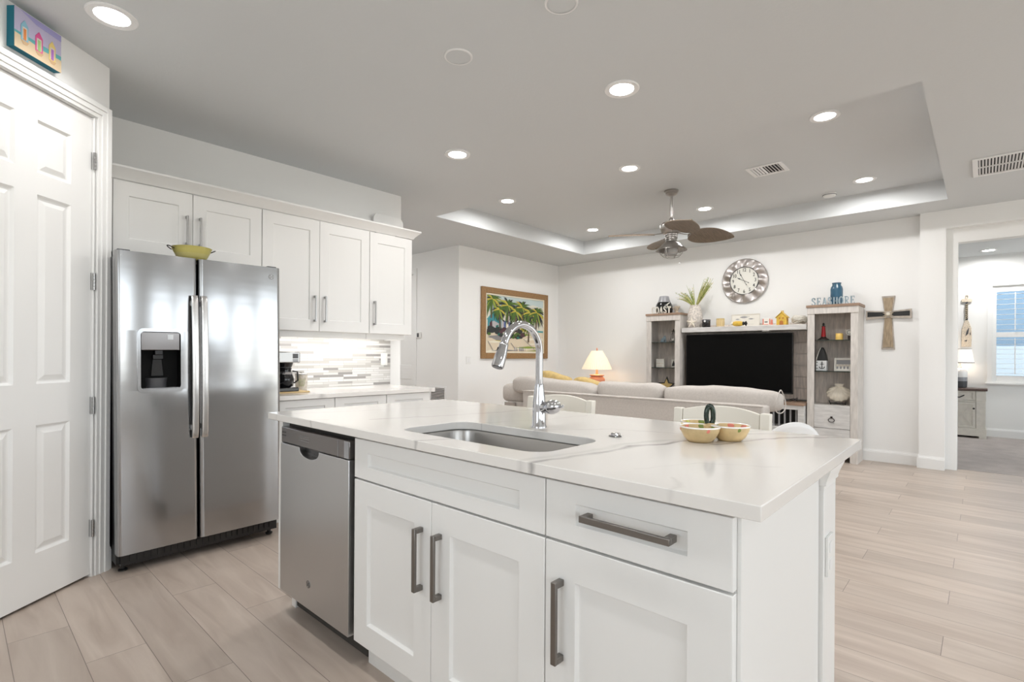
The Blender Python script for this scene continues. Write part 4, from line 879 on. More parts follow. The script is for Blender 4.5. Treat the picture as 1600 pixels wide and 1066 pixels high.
# media towers
TX0, TX1, TZ = 6.78, 7.128, 1.79
def tower(label, y0, y1):
    t = thing('display_tower', label, 'cabinet', (6.95, (y0+y1)/2, 0), group='whitewashed display towers')
    fT = FX(TX0); st = .072
    for (a, b_) in ((y0, y0+.02), (y1-.02, y1)):
        b = MB(); b.box(TX0+.018, TX1, a, b_, 0, TZ-.03); b.build('side_panel', 'white_wood', t)
    b = MB()
    for (a, b_) in ((y0, y0+st), (y1-st, y1)): b.boxf(fT, a, b_, 0, TZ-.03, -.018, 0)
    b.boxf(fT, y0-.004, y1+.004, TZ-.105, TZ-.03, -.018, .006); b.boxf(fT, y0+st, y1-st, .07, .115, -.018, 0); b.build('face_frame', 'white_wood', t, bevel=.002)
    b = MB(); b.box(TX0-.014, TX1+.006, y0-.012, y1+.012, TZ-.03, TZ); b.build('top', 'brown_top', t, bevel=.002)
    b = MB(); b.box(TX1-.02, TX1-.005, y0+.02, y1-.02, .06, TZ-.03); b.build('back_panel', 'grey_wood', t)
    b = MB(); b.box(TX0+.019, TX1-.021, y0+.02, y1-.02, .615, .637); b.build('shelf', 'white_wood', t)
    for z in (1.018, 1.378):
        b = MB(); b.box(TX0+.022, TX1-.024, y0+.022, y1-.022, z, z+.007); lab(b.build('glass_shelf', 'glass_edge', t), 'clear glass shelf')
    for (z0, z1) in ((.375, .635), (.12, .37)):
        b = MB(); b.boxf(fT, y0+st+.002, y1-st-.002, z0, z1, -.017, .001); d = b.build('drawer', 'white_wood_h', t, bevel=.002)
        ym = (y0+y1)/2; zc = (z0+z1)/2-.035
        b = MB(); b.tube([fT(ym+.030*math.cos(q), zc+.022*math.sin(q), .014) for q in [2*PI*i/24 for i in range(24)]], .004, 8, closed=True); b.boxf(fT, ym-.01, ym+.01, zc+.018, zc+.042, .001, .014); b.build('ring_pull', 'dark_wire', d, bevel=.001)
    return t
tower('whitewashed display tower on the right of the television, holding the scallop shell', 1.02, 1.52)
tower('whitewashed display tower on the left of the television, partly behind the sofa', 3.08, 3.58)
br = thing('bridge_shelf', 'whitewashed bridge shelf and back panel joining the two display towers', 'shelf', (6.95, 2.3, 1.54))
b = MB(); b.box(6.80, 7.128, 1.533, 3.067, 1.512, 1.575); b.build('shelf', 'white_wood_h', br, bevel=.003)
b = MB()
for k in range(6): b.box(7.09, 7.105, 1.535, 3.065, .66+k*.142, .66+(k+1)*.142-.004)
b.build('back_panel', 'grey_wood', br); b = MB(); b.box(7.085, 7.12, 1.535, 3.065, 1.575, 1.615); b.build('rear_rail', 'grey_wood', br)
b = MB(); b.boxf(FX(6.81), 1.95, 2.03, 1.503, 1.512, -.06, -.01); b.build('puck_light', 'white', br)
ms = thing('television_stand', 'whitewashed low media stand with brown top below the television', 'tv stand', (6.9, 2.3, 0))
b = MB(); b.box(6.70, 7.08, 1.533, 3.067, .615, .645); b.build('top', 'brown_top', ms, bevel=.002)
b = MB(); 
for (a, c_) in ((1.535, 1.60), (2.27, 2.33), (3.0, 3.065)): b.box(6.71, 7.07, a, c_, 0, .614)
b.box(6.71, 6.73, 1.60, 3.0, .565, .614); b.box(6.72, 7.07, 1.60, 3.0, .33, .35); b.box(7.05, 7.07, 1.6, 3.0, .05, .614); b.box(6.71, 6.73, 1.60, 3.0, .05, .10); b.build('frame', 'white_wood_h', ms, bevel=.002)
b = MB(); b.box(7.03, 7.048, 1.602, 2.268, .352, .563); b.box(7.03, 7.048, 2.332, 2.998, .352, .563); b.build('dark_back', 'black', ms)
for y0 in (1.61, 2.34):
    b = MB(); [b.box(6.765, 6.78, y0+.01+k*.062, y0+.028+k*.062, .352, .56) for k in range(11)]; b.build('spindles', 'mid_grey', ms)
for (a, c_) in ((1.603, 2.267), (2.333, 2.997)):
    b = MB(); shaker(b, FX(6.712), a, c_, .102, .328, .05, .04); b.build('door', 'white_wood_h', ms)
tv = thing('television', 'large black flat-screen television switched off between the display towers', 'television', (6.87, 2.355, .645))
b = MB(); b.box(6.85, 6.89, 1.69, 3.02, .735, 1.483); b.build('cabinet', 'black', tv, bevel=.004)
b = MB(); b.boxf(FX(6.85), 1.699, 3.011, .752, 1.474, .0002, .0012); b.build('screen', 'screen', tv)
for y in (1.86, 2.85):
    b = MB(); b.tube([(6.78, y, .651), (6.87, y, .72), (6.96, y, .651)], .008, 8); b.build('foot', 'black', tv)
b = MB()
for k in range(3): b.tube([(6.83, 1.84-.02*k, .728), (6.80+.01*k, 1.80-.03*k, .66), (6.78, 1.70-.02*k, .655+.02*k), (6.82, 1.63, .70-.02*k), (6.90, 1.66, .655), (7.0, 1.75, .66)], .0035, 6)
o = b.build('cable', 'black'); tag(o, 'black cables looping on the media stand beside the television', 'cable')
# -- things on the towers and bridge
Z1_ = TZ+.0004; Z2 = 1.5754
v = thing('vase', 'black vase with a broad grey glazed neck on the left tower', 'vase', (7.0, 3.40, Z1_))
b = MB(); b.lathe([(.085, Z1_), (.118, Z1_+.03), (.125, Z1_+.08), (.110, Z1_+.14), (.09, Z1_+.175)], (6.99, 3.415, 0), 32, cap1=False); b.build('body', 'black_gloss', v, smooth=60)
b = MB(); b.lathe([(.0905, Z1_+.174), (.075, Z1_+.22), (.066, Z1_+.26), (.062, Z1_+.262), (.064, Z1_+.22), (.08, Z1_+.175)], (6.99, 3.415, 0), 32, cap0=False, cap1=False); b.build('neck', 'grey_glaze', v, smooth=60)
def smooth_line(P, n=6):
    out = []
    for i in range(len(P)-1):
        p0, p1, p2, p3 = P[max(i-1, 0)], P[i], P[i+1], P[min(i+2, len(P)-1)]
        for k in range(n):
            t = k/n; out.append(tuple(.5*((2*p1[c])+(-p0[c]+p2[c])*t+(2*p0[c]-5*p1[c]+4*p2[c]-p3[c])*t*t+(-p0[c]+3*p1[c]-3*p2[c]+p3[c])*t**3) for c in (0, 1)))
    return out+[P[-1]]
OV = [(.5+.36*math.cos(2*PI*k/16), .5+.46*math.sin(2*PI*k/16)) for k in range(17)]
GLYPH = {   # (polyline, stroke width, curved) in a unit cell; short bars are the serifs
    'S': [([(.74, .78), (.66, .93), (.48, .97), (.27, .88), (.25, .70), (.48, .54), (.72, .38), (.76, .18), (.55, .04), (.34, .07), (.24, .24)], .15, 1), ([(.76, .70), (.76, .97)], .06, 0), ([(.22, .04), (.22, .32)], .06, 0)],
    'E': [([(.28, 0), (.28, 1)], .18, 0), ([(.14, .04), (.80, .04)], .09, 0), ([(.14, .96), (.78, .96)], .09, 0), ([(.28, .52), (.62, .52)], .09, 0), ([(.79, 0), (.79, .26)], .07, 0), ([(.77, .76), (.77, 1)], .07, 0), ([(.62, .40), (.62, .64)], .06, 0)],
    'A': [([(.50, .98), (.20, .04)], .09, 0), ([(.50, .98), (.78, .04)], .17, 0), ([(.30, .34), (.68, .34)], .08, 0), ([(.08, .035), (.34, .035)], .07, 0), ([(.60, .035), (.94, .035)], .07, 0)],
    'H': [([(.24, 0), (.24, 1)], .17, 0), ([(.76, 0), (.76, 1)], .17, 0), ([(.24, .5), (.76, .5)], .09, 0)]+[([(x-.16, z), (x+.16, z)], .07, 0) for x in (.24, .76) for z in (.035, .965)],
    'O': [(OV, .15, 1)],
    'C': [(OV[2:15], .15, 1), ([(.78, .66), (.78, .95)], .06, 0)],
    'R': [([(.26, 0), (.26, 1)], .17, 0), ([(.12, .96), (.50, .96), (.72, .86), (.74, .70), (.60, .53), (.30, .50)], .12, 1), ([(.46, .50), (.82, .03)], .16, 0), ([(.10, .035), (.42, .035)], .07, 0), ([(.70, .035), (.96, .035)], .07, 0)],
    'T': [([(.50, 0), (.50, 1)], .18, 0), ([(.12, .955), (.88, .955)], .09, 0), ([(.12, .74), (.12, 1)], .07, 0), ([(.88, .74), (.88, 1)], .07, 0), ([(.32, .035), (.68, .035)], .07, 0)]}
def letters(name, txt, label, y_left, y_right, z, x, hts, matn):
    t = thing(name, label, 'sign', (x, (y_left+y_right)/2, z)); n = len(txt); w = (y_left-y_right)/n
    for i, ch in enumerate(txt):
        b = MB(); f = lambda u, v, d: (x-d, y_left-w*(i+u), z+max(0, v)*hts)
        for (P, sw, cv) in GLYPH[ch]:
            P = smooth_line(P) if cv else P; rr = []
            for k in range(len(P)):
                a, c = P[max(k-1, 0)], P[min(k+1, len(P)-1)]; dx, dy = (c[0]-a[0])*w, (c[1]-a[1])*hts; L = math.hypot(dx, dy) or 1; nx, ny = -dy/L, dx/L; h = sw*w*.68
                rr.append([f(P[k][0]+s*nx*h/w, P[k][1]+s*ny*h/hts, d) for s, d in ((-1, 0), (1, 0), (1, .014), (-1, .014))])
            b.rings(rr)
        b.build('letter', matn, t, smooth=0)
    return t
t = letters('word_sign', 'COAST', 'cream letters spelling COAST in front of the black vase on the left tower', 3.535, 3.235, Z1_, 6.84, .10, 'off_white')
b = MB(); b.tube([(6.835, 3.28+.02*math.sin(s*5.), Z1_+.10+.055*s) for s in [i/12 for i in range(13)]], [.004+.004*math.sin(PI*i/12) for i in range(13)], 8); b.build('seahorse', 'off_white', t)
b = MB()
rnd = random.Random(5)
def branch(p, d, L, r, n):
    q = p+d*L; b.tube([p, p.lerp(q, .5)+Vector((rnd.uniform(-.006, .006), rnd.uniform(-.006, .006), 0)), q], [r, r*.85, r*.7], 6)
    if n:
        for k in range(3): dd = (d+Vector((rnd.uniform(-.6, .6), rnd.uniform(-.8, .8), rnd.uniform(-.1, .5)))).normalized(); branch(q, dd, L*.72, r*.7, n-1)
for k in range(3): branch(Vector((6.98+.02*k, 3.205+.02*k, Z1_)), Vector((0, -.05+.15*k, 1)).normalized(), .044, .011, 3)
o = b.build('coral', 'coral'); tag(o, 'dried tan coral beside the black vase on the left tower', 'coral')
# stone vase with grasses, starfish leaning on it
vx, vy = 6.93, 2.93
v = thing('plant_vase', 'tall rough stone vase holding green and yellow grasses', 'vase', (vx, vy, Z2))
b = MB(); b.lathe([(.075, Z2), (.09, Z2+.01), (.102, Z2+.09), (.098, Z2+.18), (.075, Z2+.27), (.065, Z2+.30), (.067, Z2+.315), (.056, Z2+.31), (.055, Z2+.2)], (vx, vy, 0), 28, cap1=True); b.build('pot', 'stone_vase', v, smooth=60)
b = MB(); rnd = random.Random(11)
for i in range(70):
    ty = rnd.choice([0, 0, 1, 1, 1, 2]); 
    if ty == 0: a = rnd.gauss(.62, .25); L = rnd.uniform(.14, .26); up_ = rnd.uniform(.24, .32)      # left, drooping
    elif ty == 1: a = rnd.gauss(-.36, .16); L = rnd.uniform(.12, .24); up_ = rnd.uniform(.26, .40)
    else: a = rnd.gauss(.12, .14); L = rnd.uniform(.02, .16); up_ = rnd.uniform(.2, .34)
    ox = rnd.uniform(-.6, .6); pts = []
    for k in range(7):
        s = k/6; pts.append(Vector((vx+ox*L*s*.5, vy+(1 if a > 0 else -1)*L*s, Z2+.27+up_*(s*1.15-.15*s*s)-(.10 if ty == 0 else .0)*s*s)))
    w = rnd.uniform(.0018, .0038); ly = rnd.choice([0, 0, 1]); b.tube(pts, [w*(.5+.9*math.sin(PI*min(1, .1+k/6))) for k in range(7)], 4, m=ly)
    if i % 3 == 0:
        for k in range(3, 7):
            for sg in (-1, 1): q = pts[k]; b.tube([q, q+Vector((rnd.uniform(-.01, .01), sg*.012, .022))], [.003, .0008], 4, m=ly)
b.build('grasses', ['leaf', 'leaf_light'], v)
def star(r1, r2, n=5, rot=PI/2): return [((r1 if k % 2 == 0 else r2)*math.cos(rot+PI*k/n), (r1 if k % 2 == 0 else r2)*math.sin(rot+PI*k/n)) for k in range(2*n)]
def starm(name, matn, fn, r1, r2, th_, parent=None):
    b = MB(); P = star(r1, r2); vs = [fn(u, z, 0) for u, z in P]+[fn(0, 0, th_)]+[fn(0, 0, -.002)]; n = len(P)
    b.add(vs, [(i, (i+1) % n, n) for i in range(n)]+[(i, n+1, (i+1) % n) for i in range(n)]); return b.build(name, matn, parent, smooth=30)
o = starm('starfish', 'starfish', lambda a, z, d: (6.809-d, 2.925-a, Z2+.070+z), .086, .028, .014); tag(o, 'pale starfish leaning on the stone vase', 'starfish')
def jar(label, y, x, r, h_, m1, lid=None):
    t = thing('candle_jar', label, 'candle', (x, y, Z2)); b = MB(); b.lathe([(r*.94, Z2), (r, Z2+.004), (r, Z2+h_*.72), (r*.96, Z2+h_*.74)], (x, y, 0), 24); b.build('glass', m1, t)
    return t
t = jar('small black jar candle with a white label on the bridge shelf', 2.745, 6.86, .052, .115, 'black_gloss')
b = MB(); b.lathe([(.053, Z2+.086), (.054, Z2+.09), (.054, Z2+.105), (.002, Z2+.107)], (6.86, 2.745, 0), 24); b.build('lid', 'dark_grey', t)
b = MB(); b.prism(arc((0, 0), .014, 0, 2*PI*15/16, 15), lambda a, z, d: (6.86-.0535-d, 2.745-a, Z2+.082+z), 0, .002); b.build('label', 'white', t)
t = thing('candle_holder', 'pleated cream and gold candle holder next to the black jar candle', 'candle', (6.88, 2.565, Z2))
b = MB(); ring = lambda r, z, am: [(6.88+(r+am*math.cos(14*2*PI*k/84))*math.cos(2*PI*k/84), 2.565+(r+am*math.cos(14*2*PI*k/84))*math.sin(2*PI*k/84), z) for k in range(84)]
b.rings([ring(.045, Z2+.012, .003), ring(.05, Z2+.05, .003), ring(.048, Z2+.10, .003), ring(.045, Z2+.108, 0), ring(.040, Z2+.10, 0), ring(.038, Z2+.03, 0)]); b.build('holder', 'holder_gold', t, smooth=60)
b = MB(); b.lathe([(.060, Z2), (.062, Z2+.006), (.05, Z2+.0115), (.002, Z2+.0117)], (6.88, 2.565, 0), 28); b.build('saucer', 'coral', t)
b = MB(); b.lathe([(.0495, Z2+.100), (.0515, Z2+.104), (.0495, Z2+.112), (.044, Z2+.112)], (6.88, 2.565, 0), 28, cap0=False, cap1=False); b.build('gilt_rim', 'gold_fabric', t)
# fish sign
t = thing('fish_sign', 'white framed sign with three grey fish leaning on the wall above the television', 'sign', (7.05, 2.31, Z2)); lean = lambda a, z, d: (7.075-d+z*.10-.02, 2.305-a, Z2+z)
b = MB(); b.boxf(lean, -.175, .175, .001, .168, 0, .012); b.build('board', 'off_white', t)
b = MB(); [b.boxf(lean, *q, .012, .018) for q in ((-.178, -.171, 0.001, .17), (.171, .178, 0.001, .17), (-.171, .171, .001, .008), (-.171, .171, .163, .17))]; b.build('frame', 'greige', t)
b = MB()
for (x, z, L) in ((-.02, .13, .055), (.07, .105, .035), (-.10, .105, .028)):
    b.prism([(x-L+2*L*i/10, z+L*.24*math.sin(PI*i/10)) for i in range(11)]+[(x+L*1.25, z+L*.2), (x+L*1.15, z), (x+L*1.25, z-L*.2)]+[(x+L-2*L*i/10, z-L*.24*math.sin(PI*i/10)) for i in range(0, 10)], lean, .012, .0132)
b.build('fish', 'mid_grey', t, smooth=0)
b = MB(); rnd = random.Random(2)
for k in range(9): x = -.07+k*.010; b.boxf(lean, x, x+.004, .05, .064+.012*rnd.random(), .012, .013)
for k in range(14): x = -.10+k*.015; b.boxf(lean, x, x+.008, .033, .036, .012, .013)
b.build('faded_lettering', 'mid_grey', t)
# yellow fish figurine
t = thing('fish_figurine', 'small yellow and black fish-shaped figurine in front of the fish sign', 'figurine', (6.86, 2.32, Z2))
b = MB(); b.sphere((6.86, 2.335, Z2+.036), 1, 20, sc=(.028, .070, .034), e=.8); b.build('body', 'yellow_house', t)
b = MB(); b.prism([(.0, .0), (.035, .03), (.05, .0), (.035, -.034)], lambda u, z, d: (6.86+d, 2.268-u, Z2+.036+z), -.008, .008); b.sphere((6.86, 2.268, Z2+.036), 1, 12, sc=(.022, .014, .026)); b.build('tail', 'black', t)
b = MB(); b.sphere((6.855, 2.405, Z2+.040), 1, 12, sc=(.02, .016, .018)); b.build('snout', 'off_white', t)
# lighthouse plaque
t = thing('beach_plaque', 'tiny red and white beach scene plaque on a grey tray', 'figurine', (6.88, 1.99, Z2))
b = MB(); b.box(6.85, 6.93, 1.90, 2.09, Z2, Z2+.008); b.build('tray', 'greige', t, bevel=.002)
b = MB(); b.box(6.885, 6.895, 1.955, 2.045, Z2+.0082, Z2+.088); b.build('card', 'off_white', t)
b = MB(); [b.boxf(FX(6.885), *q, .0, .0015) for q in ((2.03, 2.043, Z2+.012, Z2+.085), (1.957, 1.967, Z2+.012, Z2+.085), (1.975, 2.025, Z2+.012, Z2+.02))]; b.build('red_stripe', 'fruit_red', t)
b = MB(); b.boxf(FX(6.885), 1.985, 2.02, Z2+.04, Z2+.052, 0, .0015); b.build('lettering', 'dark_grey', t)
b = MB(); b.lathe([(.016, Z2+.0082), (.012, Z2+.045), (.011, Z2+.06), (.013, Z2+.062), (.002, Z2+.08)], (6.875, 1.935, 0), 14); b.build('lighthouse', 'fruit_red', t)
# yellow house
t = thing('house_figurine', 'bright yellow ceramic house figurine on the bridge shelf', 'figurine', (6.89, 1.82, Z2))
hs = lambda a, z, d: (6.845+d, 1.818-a, Z2+z)
b = MB(); b.prism([(-.056, 0), (.056, 0), (.056, .095), (0, .150), (-.056, .095)], hs, 0, .09); b.build('walls', 'yellow_house', t, bevel=.002)
b = MB(); b.prism([(-.068, .087), (0, .153), (.068, .087), (.068, .095), (0, .161), (-.068, .095)], hs, -.006, .096); b.build('roof', 'yellow_house', t)
for a in (-.012, .006): b = MB(); b.boxf(hs, a, a+.011, .145, .178, .022, .034); b.build('chimney', 'yellow_house', t)
b = MB(); b.prism([(-.022, .002), (.022, .002), (.022, .035)]+[(.022*math.cos(a), .035+.02*math.sin(a)) for a in (.5, 1.2, 1.9, 2.6)]+[(-.022, .035)], hs, -.0015, 0); b.build('door', 'house_dark', t)
for a in (-.026, .012): b = MB(); b.boxf(hs, a, a+.014, .072, .094, -.0015, 0); b.build('window', 'house_dark', t)
for k in range(3): b = MB(); b.box(6.862+k*.024, 6.874+k*.024, 1.7605, 1.762, Z2+.05, Z2+.075); b.build('window', 'house_dark', t)
t = thing('woven_bowl', 'white woven twig bowl on the bridge shelf beside the right tower', 'bowl', (6.93, 1.64, Z2))
b = MB(); rnd = random.Random(8)
for k in range(26):
    a = rnd.uniform(0, PI); tl = rnd.uniform(-.9, .9); pts = []
    for i in range(16):
        q = 2*PI*i/16; p = Vector((math.cos(q)*.078, math.sin(q)*math.cos(tl)*.09, math.sin(q)*math.sin(tl)*.062)); p = Matrix.Rotation(a, 3, 'Z') @ p; pts.append((6.95+p.x, 1.645+p.y, Z2+.066+p.z))
    b.tube(pts, .0036, 5, closed=True)
b.build('weave', 'off_white', t); b = MB(); b.sphere((6.95, 1.645, Z2+.058), 1, 18, sc=(.058, .068, .040)); b.build('lining', 'coral', t)
# right tower
t = thing('glass_jar', 'blue glass jar behind the SEASHORE letters on the right tower', 'jar', (7.02, 1.27, Z1_))
b = MB(); b.lathe([(.05, Z1_), (.06, Z1_+.006), (.063, Z1_+.04), (.063, Z1_+.19), (.058, Z1_+.215), (.044, Z1_+.235), (.044, Z1_+.255), (.048, Z1_+.258), (.048, Z1_+.265), (.040, Z1_+.265), (.038, Z1_+.22)], (7.0, 1.268, 0), 28); b.build('glass', 'blue_glass', t, smooth=50)
letters('word_sign', 'SEASHORE', 'pale blue letters spelling SEASHORE on the right tower', 1.51, 1.065, Z1_, 6.90, .092, 'sea_blue')
S1, S2, S3 = 1.0255, 1.3855, .6375
t = thing('lighthouse_figurine', 'red lighthouse figurine on a dark base on the top glass shelf', 'figurine', (6.93, 1.385, S2))
b = MB(); b.lathe([(.062, S2), (.058, S2+.012), (.04, S2+.022), (.028, S2+.035), (.024, S2+.04)], (6.93, 1.385, 0), 20); b.build('base', 'dark_wire', t)
b = MB(); b.lathe([(.026, S2+.041), (.016, S2+.16)], (6.93, 1.385, 0), 20); b.build('tower', 'red', t)
b = MB(); b.lathe([(.021, S2+.1605), (.021, S2+.166), (.011, S2+.168), (.011, S2+.186), (.016, S2+.188), (.002, S2+.205)], (6.93, 1.385, 0), 16); b.build('lantern_room', 'black', t)
t = thing('candle', 'yellow pillar candle on the top shelf of the right tower', 'candle', (6.93, 1.226, S2))
b = MB(); b.lathe([(.036, S2), (.037, S2+.003), (.037, S2+.072), (.035, S2+.076), (.002, S2+.072)], (6.93, 1.226, 0), 24); b.build('wax', 'amber_wax', t)
b = MB(); b.lathe([(.0015, S2+.0722), (.001, S2+.082)], (6.93, 1.226, 0), 6); b.build('wick', 'black', t)
t = thing('compass_figurine', 'little clock-like ornament at the right edge of the top glass shelf', 'figurine', (6.93, 1.115, S2))
b = MB(); b.box(6.915, 6.945, 1.09, 1.14, S2, S2+.05); b.build('stand', 'dark_wire', t, bevel=.002)
b = MB(); b.lathe([(.033, 0), (.033, .016), (.002, .018)], (6.93, 1.125, S2+.086), 20, axis='-x'); b.build('case', 'off_white', t)
b = MB(); b.lathe([(.018, .019), (.024, .019), (.021, .021)], (6.93, 1.125, S2+.086), 20, axis='-x', cap0=False, cap1=False); b.build('dial_ring', 'dark_grey', t)
# buoy with anchor
t = thing('buoy_ornament', 'black and white buoy ornament with an anchor on the middle glass shelf', 'ornament', (6.93, 1.398, S1)); bz = S1
b = MB(); b.box(6.885, 6.975, 1.345, 1.452, bz, bz+.12); b.build('base_block', 'white', t, bevel=.004)
b = MB(); b.rings([[(6.93-.044*s, 1.398-.053*s, z), (6.93+.044*s, 1.398-.053*s, z), (6.93+.044*s, 1.398+.053*s, z), (6.93-.044*s, 1.398+.053*s, z)] for s, z in ((1, bz+.1205), (.95, bz+.15), (.72, bz+.21), (.35, bz+.265), (.2, bz+.275))]); b.build('top_cone', 'black', t, bevel=.004)
b = MB(); an = lambda a, z, d: (6.885-d, 1.398-.008-a, bz+.062+z)
b.boxf(an, -.004, .004, -.03, .03, .0005, .003); b.boxf(an, -.018, .018, .014, .021, .0005, .003)
b.tube([an(.027*math.cos(q), -.012+.022*math.sin(q), .002) for q in [PI+PI*i/12 for i in range(13)]], .004, 6); b.tube([an(.007*math.cos(q), .037+.007*math.sin(q), .002) for q in [2*PI*i/12 for i in range(12)]], .0025, 6, closed=True); b.build('anchor', 'black', t)
b = MB(); [b.lathe([(.006, .0005), (.006, .003)], (6.885, 1.44, bz+z), 10, axis='-x') for z in (.03, .065, .10)]; b.build('dots', 'black', t)
b = MB(); b.tube([(6.91, 1.408, bz+.272), (6.888, 1.425, bz+.22), (6.878, 1.442, bz+.15), (6.878, 1.445, bz+.125)], .004, 6); b.build('rope', 'off_white', t)
# framed photo
t = thing('photo_frame', 'cream framed group photo on the middle glass shelf', 'picture frame', (6.95, 1.185, S1)); lp = lambda a, z, d: (6.95-d+z*.12, 1.187-a, S1+z)
b = MB(); [b.boxf(lp, *q, .0, .012) for q in ((-.092, -.072, .001, .15), (.072, .092, .001, .15), (-.072, .072, .001, .022), (-.072, .072, .13, .15))]; b.build('frame', 'off_white', t, bevel=.002)
b = MB(); b.boxf(lp, -.072, .072, .022, .13, .001, .003, 0); rnd = random.Random(4)
b.boxf(lp, -.07, .07, .08, .128, .003, .0035, 1)
for k in range(8): x = -.06+k*.017; b.prism(arc((x, .062+.01*(k % 2)), .007, 0, 2*PI*9/10, 9), lp, .0036, .0042, 2); b.boxf(lp, x-.008, x+.008, .026, .054, .0036, .004, 3 if k % 2 else 4)
b.build('photograph', ['greige', 'mid_grey', 'coral', 'off_white', 'grey_glaze'], t)
# scallop shell on stand
t = thing('scallop_shell', 'large cream scallop shell on the lower shelf of the right tower', 'shell', (6.93, 1.228, S3+.03)); zc = S3+.042
b = MB(); N = 66; rows = []
for i in range(13):
    s = i/12; row = []
    for k in range(N+1):
        qq = k/N; a = rad(205+130*qq); rib = math.cos(11*2*PI*qq)
        ea, ez = .124*math.cos(rad(118+304*qq)), .088+.092*math.sin(rad(118+304*qq))
        ed = 1+.022*rib; u, z = ea*ed*s, .165+(ez*1-.165)*s*(1 if s < 1 else ed)
        row.append((6.925-.040*math.sin(PI*min(1, s*.85+.05))-.0035*rib*s+.16*z, 1.228-u, zc+z))
    rows.append(row)
b.rings(rows[::-1], closed=False, cap0=False, cap1=False)
b.prism([(-.040, .155), (.040, .155), (.034, .180), (.048, .200), (-.048, .200), (-.034, .180)], lambda a, z, d: (6.95-d, 1.226-a, zc+z), 0, .016)
o = b.build('shell', 'shell', t, smooth=60); sm = o.modifiers.new('thick', 'SOLIDIFY'); sm.thickness = .005
t = thing('display_easel', 'small black easel holding the scallop shell', 'stand', (6.93, 1.228, S3))
b = MB()
for sg in (-1, 1): b.tube([(6.868, 1.228+sg*.085, S3+.05), (6.872, 1.228+sg*.075, S3+.02), (6.90, 1.228+sg*.05, S3+.018), (6.96, 1.228+sg*.03, S3+.02), (7.0, 1.228+sg*.03, S3+.0075)], .006, 8); b.tube([(6.89, 1.228+sg*.07, S3+.022), (6.88, 1.228+sg*.075, S3+.0075)], .006, 8)
b.tube([(6.90, 1.178, S3+.018), (6.90, 1.278, S3+.018)], .005, 8); b.build('frame', 'black', t)
# left tower shelves
t = thing('wave_ornament', 'small blue-grey wave ornament on the top shelf of the left tower', 'ornament', (6.95, 3.41, S2))
b = MB(); b.prism([(-.045, 0), (.045, 0), (.04, .06), (.028, .10), (.0, .075), (-.028, .045)], lambda a, z, d: (6.96-d, 3.405-a, S2+z), 0, .02); b.build('body', 'sea_blue', t, bevel=.004)
b = MB(); b.prism([(.012, .01), (.03, .01), (.028, .045)], lambda a, z, d: (6.94-d, 3.405-a, S2+z), .0002, .003); b.build('dark_accent', 'dark_grey', t)
t = thing('wire_lantern', 'pyramid wire lantern with a pale ball on the top shelf of the left tower', 'ornament', (6.95, 3.25, S2)); ap = (6.95, 3.25, S2+.19)
b = MB(); cn_ = [(6.91, 3.21, S2+.004), (6.99, 3.21, S2+.004), (6.99, 3.29, S2+.004), (6.91, 3.29, S2+.004)]
for q in cn_: b.tube([q, ap], .003, 6)
b.tube(cn_, .003, 6, closed=True); b.box(6.94, 6.96, 3.22, 3.28, S2+.155, S2+.162); b.build('frame', 'dark_wire', t); b = MB(); b.sphere((6.95, 3.25, S2+.033), .026, 16); b.build('ball', 'off_white', t)
t = thing('block_sign', 'small square cream block sign on the middle shelf of the left tower', 'sign', (6.95, 3.44, S1))
b = MB(); b.box(6.93, 6.965, 3.385, 3.505, S1, S1+.122); b.build('block', 'off_white', t, bevel=.002); b = MB(); [b.boxf(FX(6.93), 3.395+k*.013, 3.403+k*.013, S1+.048, S1+.062, .0003, .001) for k in range(8)]; [b.boxf(FX(6.93), 3.41+k*.02, 3.42+k*.02, S1+.012, S1+.03, .0003, .001) for k in range(4)]; b.build('worn_lettering', 'coral', t)
t = thing('lighthouse_ornament', 'narrow white and black ornament at the right of the middle left-tower shelf', 'ornament', (6.95, 3.245, S1))
b = MB(); b.box(6.935, 6.965, 3.215, 3.275, S1, S1+.115); b.build('block', 'off_white', t, bevel=.003); b = MB(); b.prism([(-.022, .02), (.018, .02), (.022, .055), (.004, .10), (-.012, .06)], lambda a, z, d: (6.935-d, 3.243-a, S1+z), .0004, .004); b.build('silhouette', 'black', t)
t = thing('star_dish', 'dark star-shaped dish with gold centre at the bottom of the left tower', 'ornament', (6.93, 3.33, S3)); sf = lambda a, z, d: (6.93-d+z*.08, 3.335-a, S3+.124+z)
P = star(.135, .062); b = MB(); b.prism(P, sf, 0, .02); b.build('rim', 'black', t, bevel=.003); b = MB(); b.prism(star(.100, .046), sf, .0203, .024); b.build('centre', 'gold_fabric', t)
b = MB(); b.box(6.91, 6.96, 3.28, 3.39, S3, S3+.012); b.build('foot', 'black', t)

# ------------------------------------------------------------------ seating
so = thing('sofa', 'long beige fabric sofa seen from behind with loose back cushions', 'sofa', (4.95, 2.9, 0))
b = MB(); b.box(4.55, 4.73, 1.335, 4.0, .06, .775); b.build('back_frame', 'fabric', so, bevel=.025, seg=3)
b = MB(); b.tube([(4.548, 1.34, .772), (4.548, 2.6, .772), (4.548, 3.995, .772)], .006, 6); b.build('piping', 'fabric', so)
b = MB(); b.box(4.735, 5.45, 1.335, 4.0, .10, .33); b.build('base', 'fabric', so, bevel=.02)
for (y0, y1) in ((1.34, 2.22), (2.225, 3.11), (3.115, 3.995)):
    b = MB(); b.sphere((5.12, (y0+y1)/2, .40), 1, 24, sc=(.36, (y1-y0)/2, .075), e=.3); b.build('seat_cushion', 'fabric', so)
b = MB(); b.box(4.80, 5.42, 4.03, 4.50, .06, .60); b.build('arm', 'fabric', so, bevel=.04, seg=3)
b = MB(); b.sphere((5.12, 4.42, .70), 1, 24, sc=(.30, .22, .125), e=.45); b.build('arm_pad', 'fabric', so)
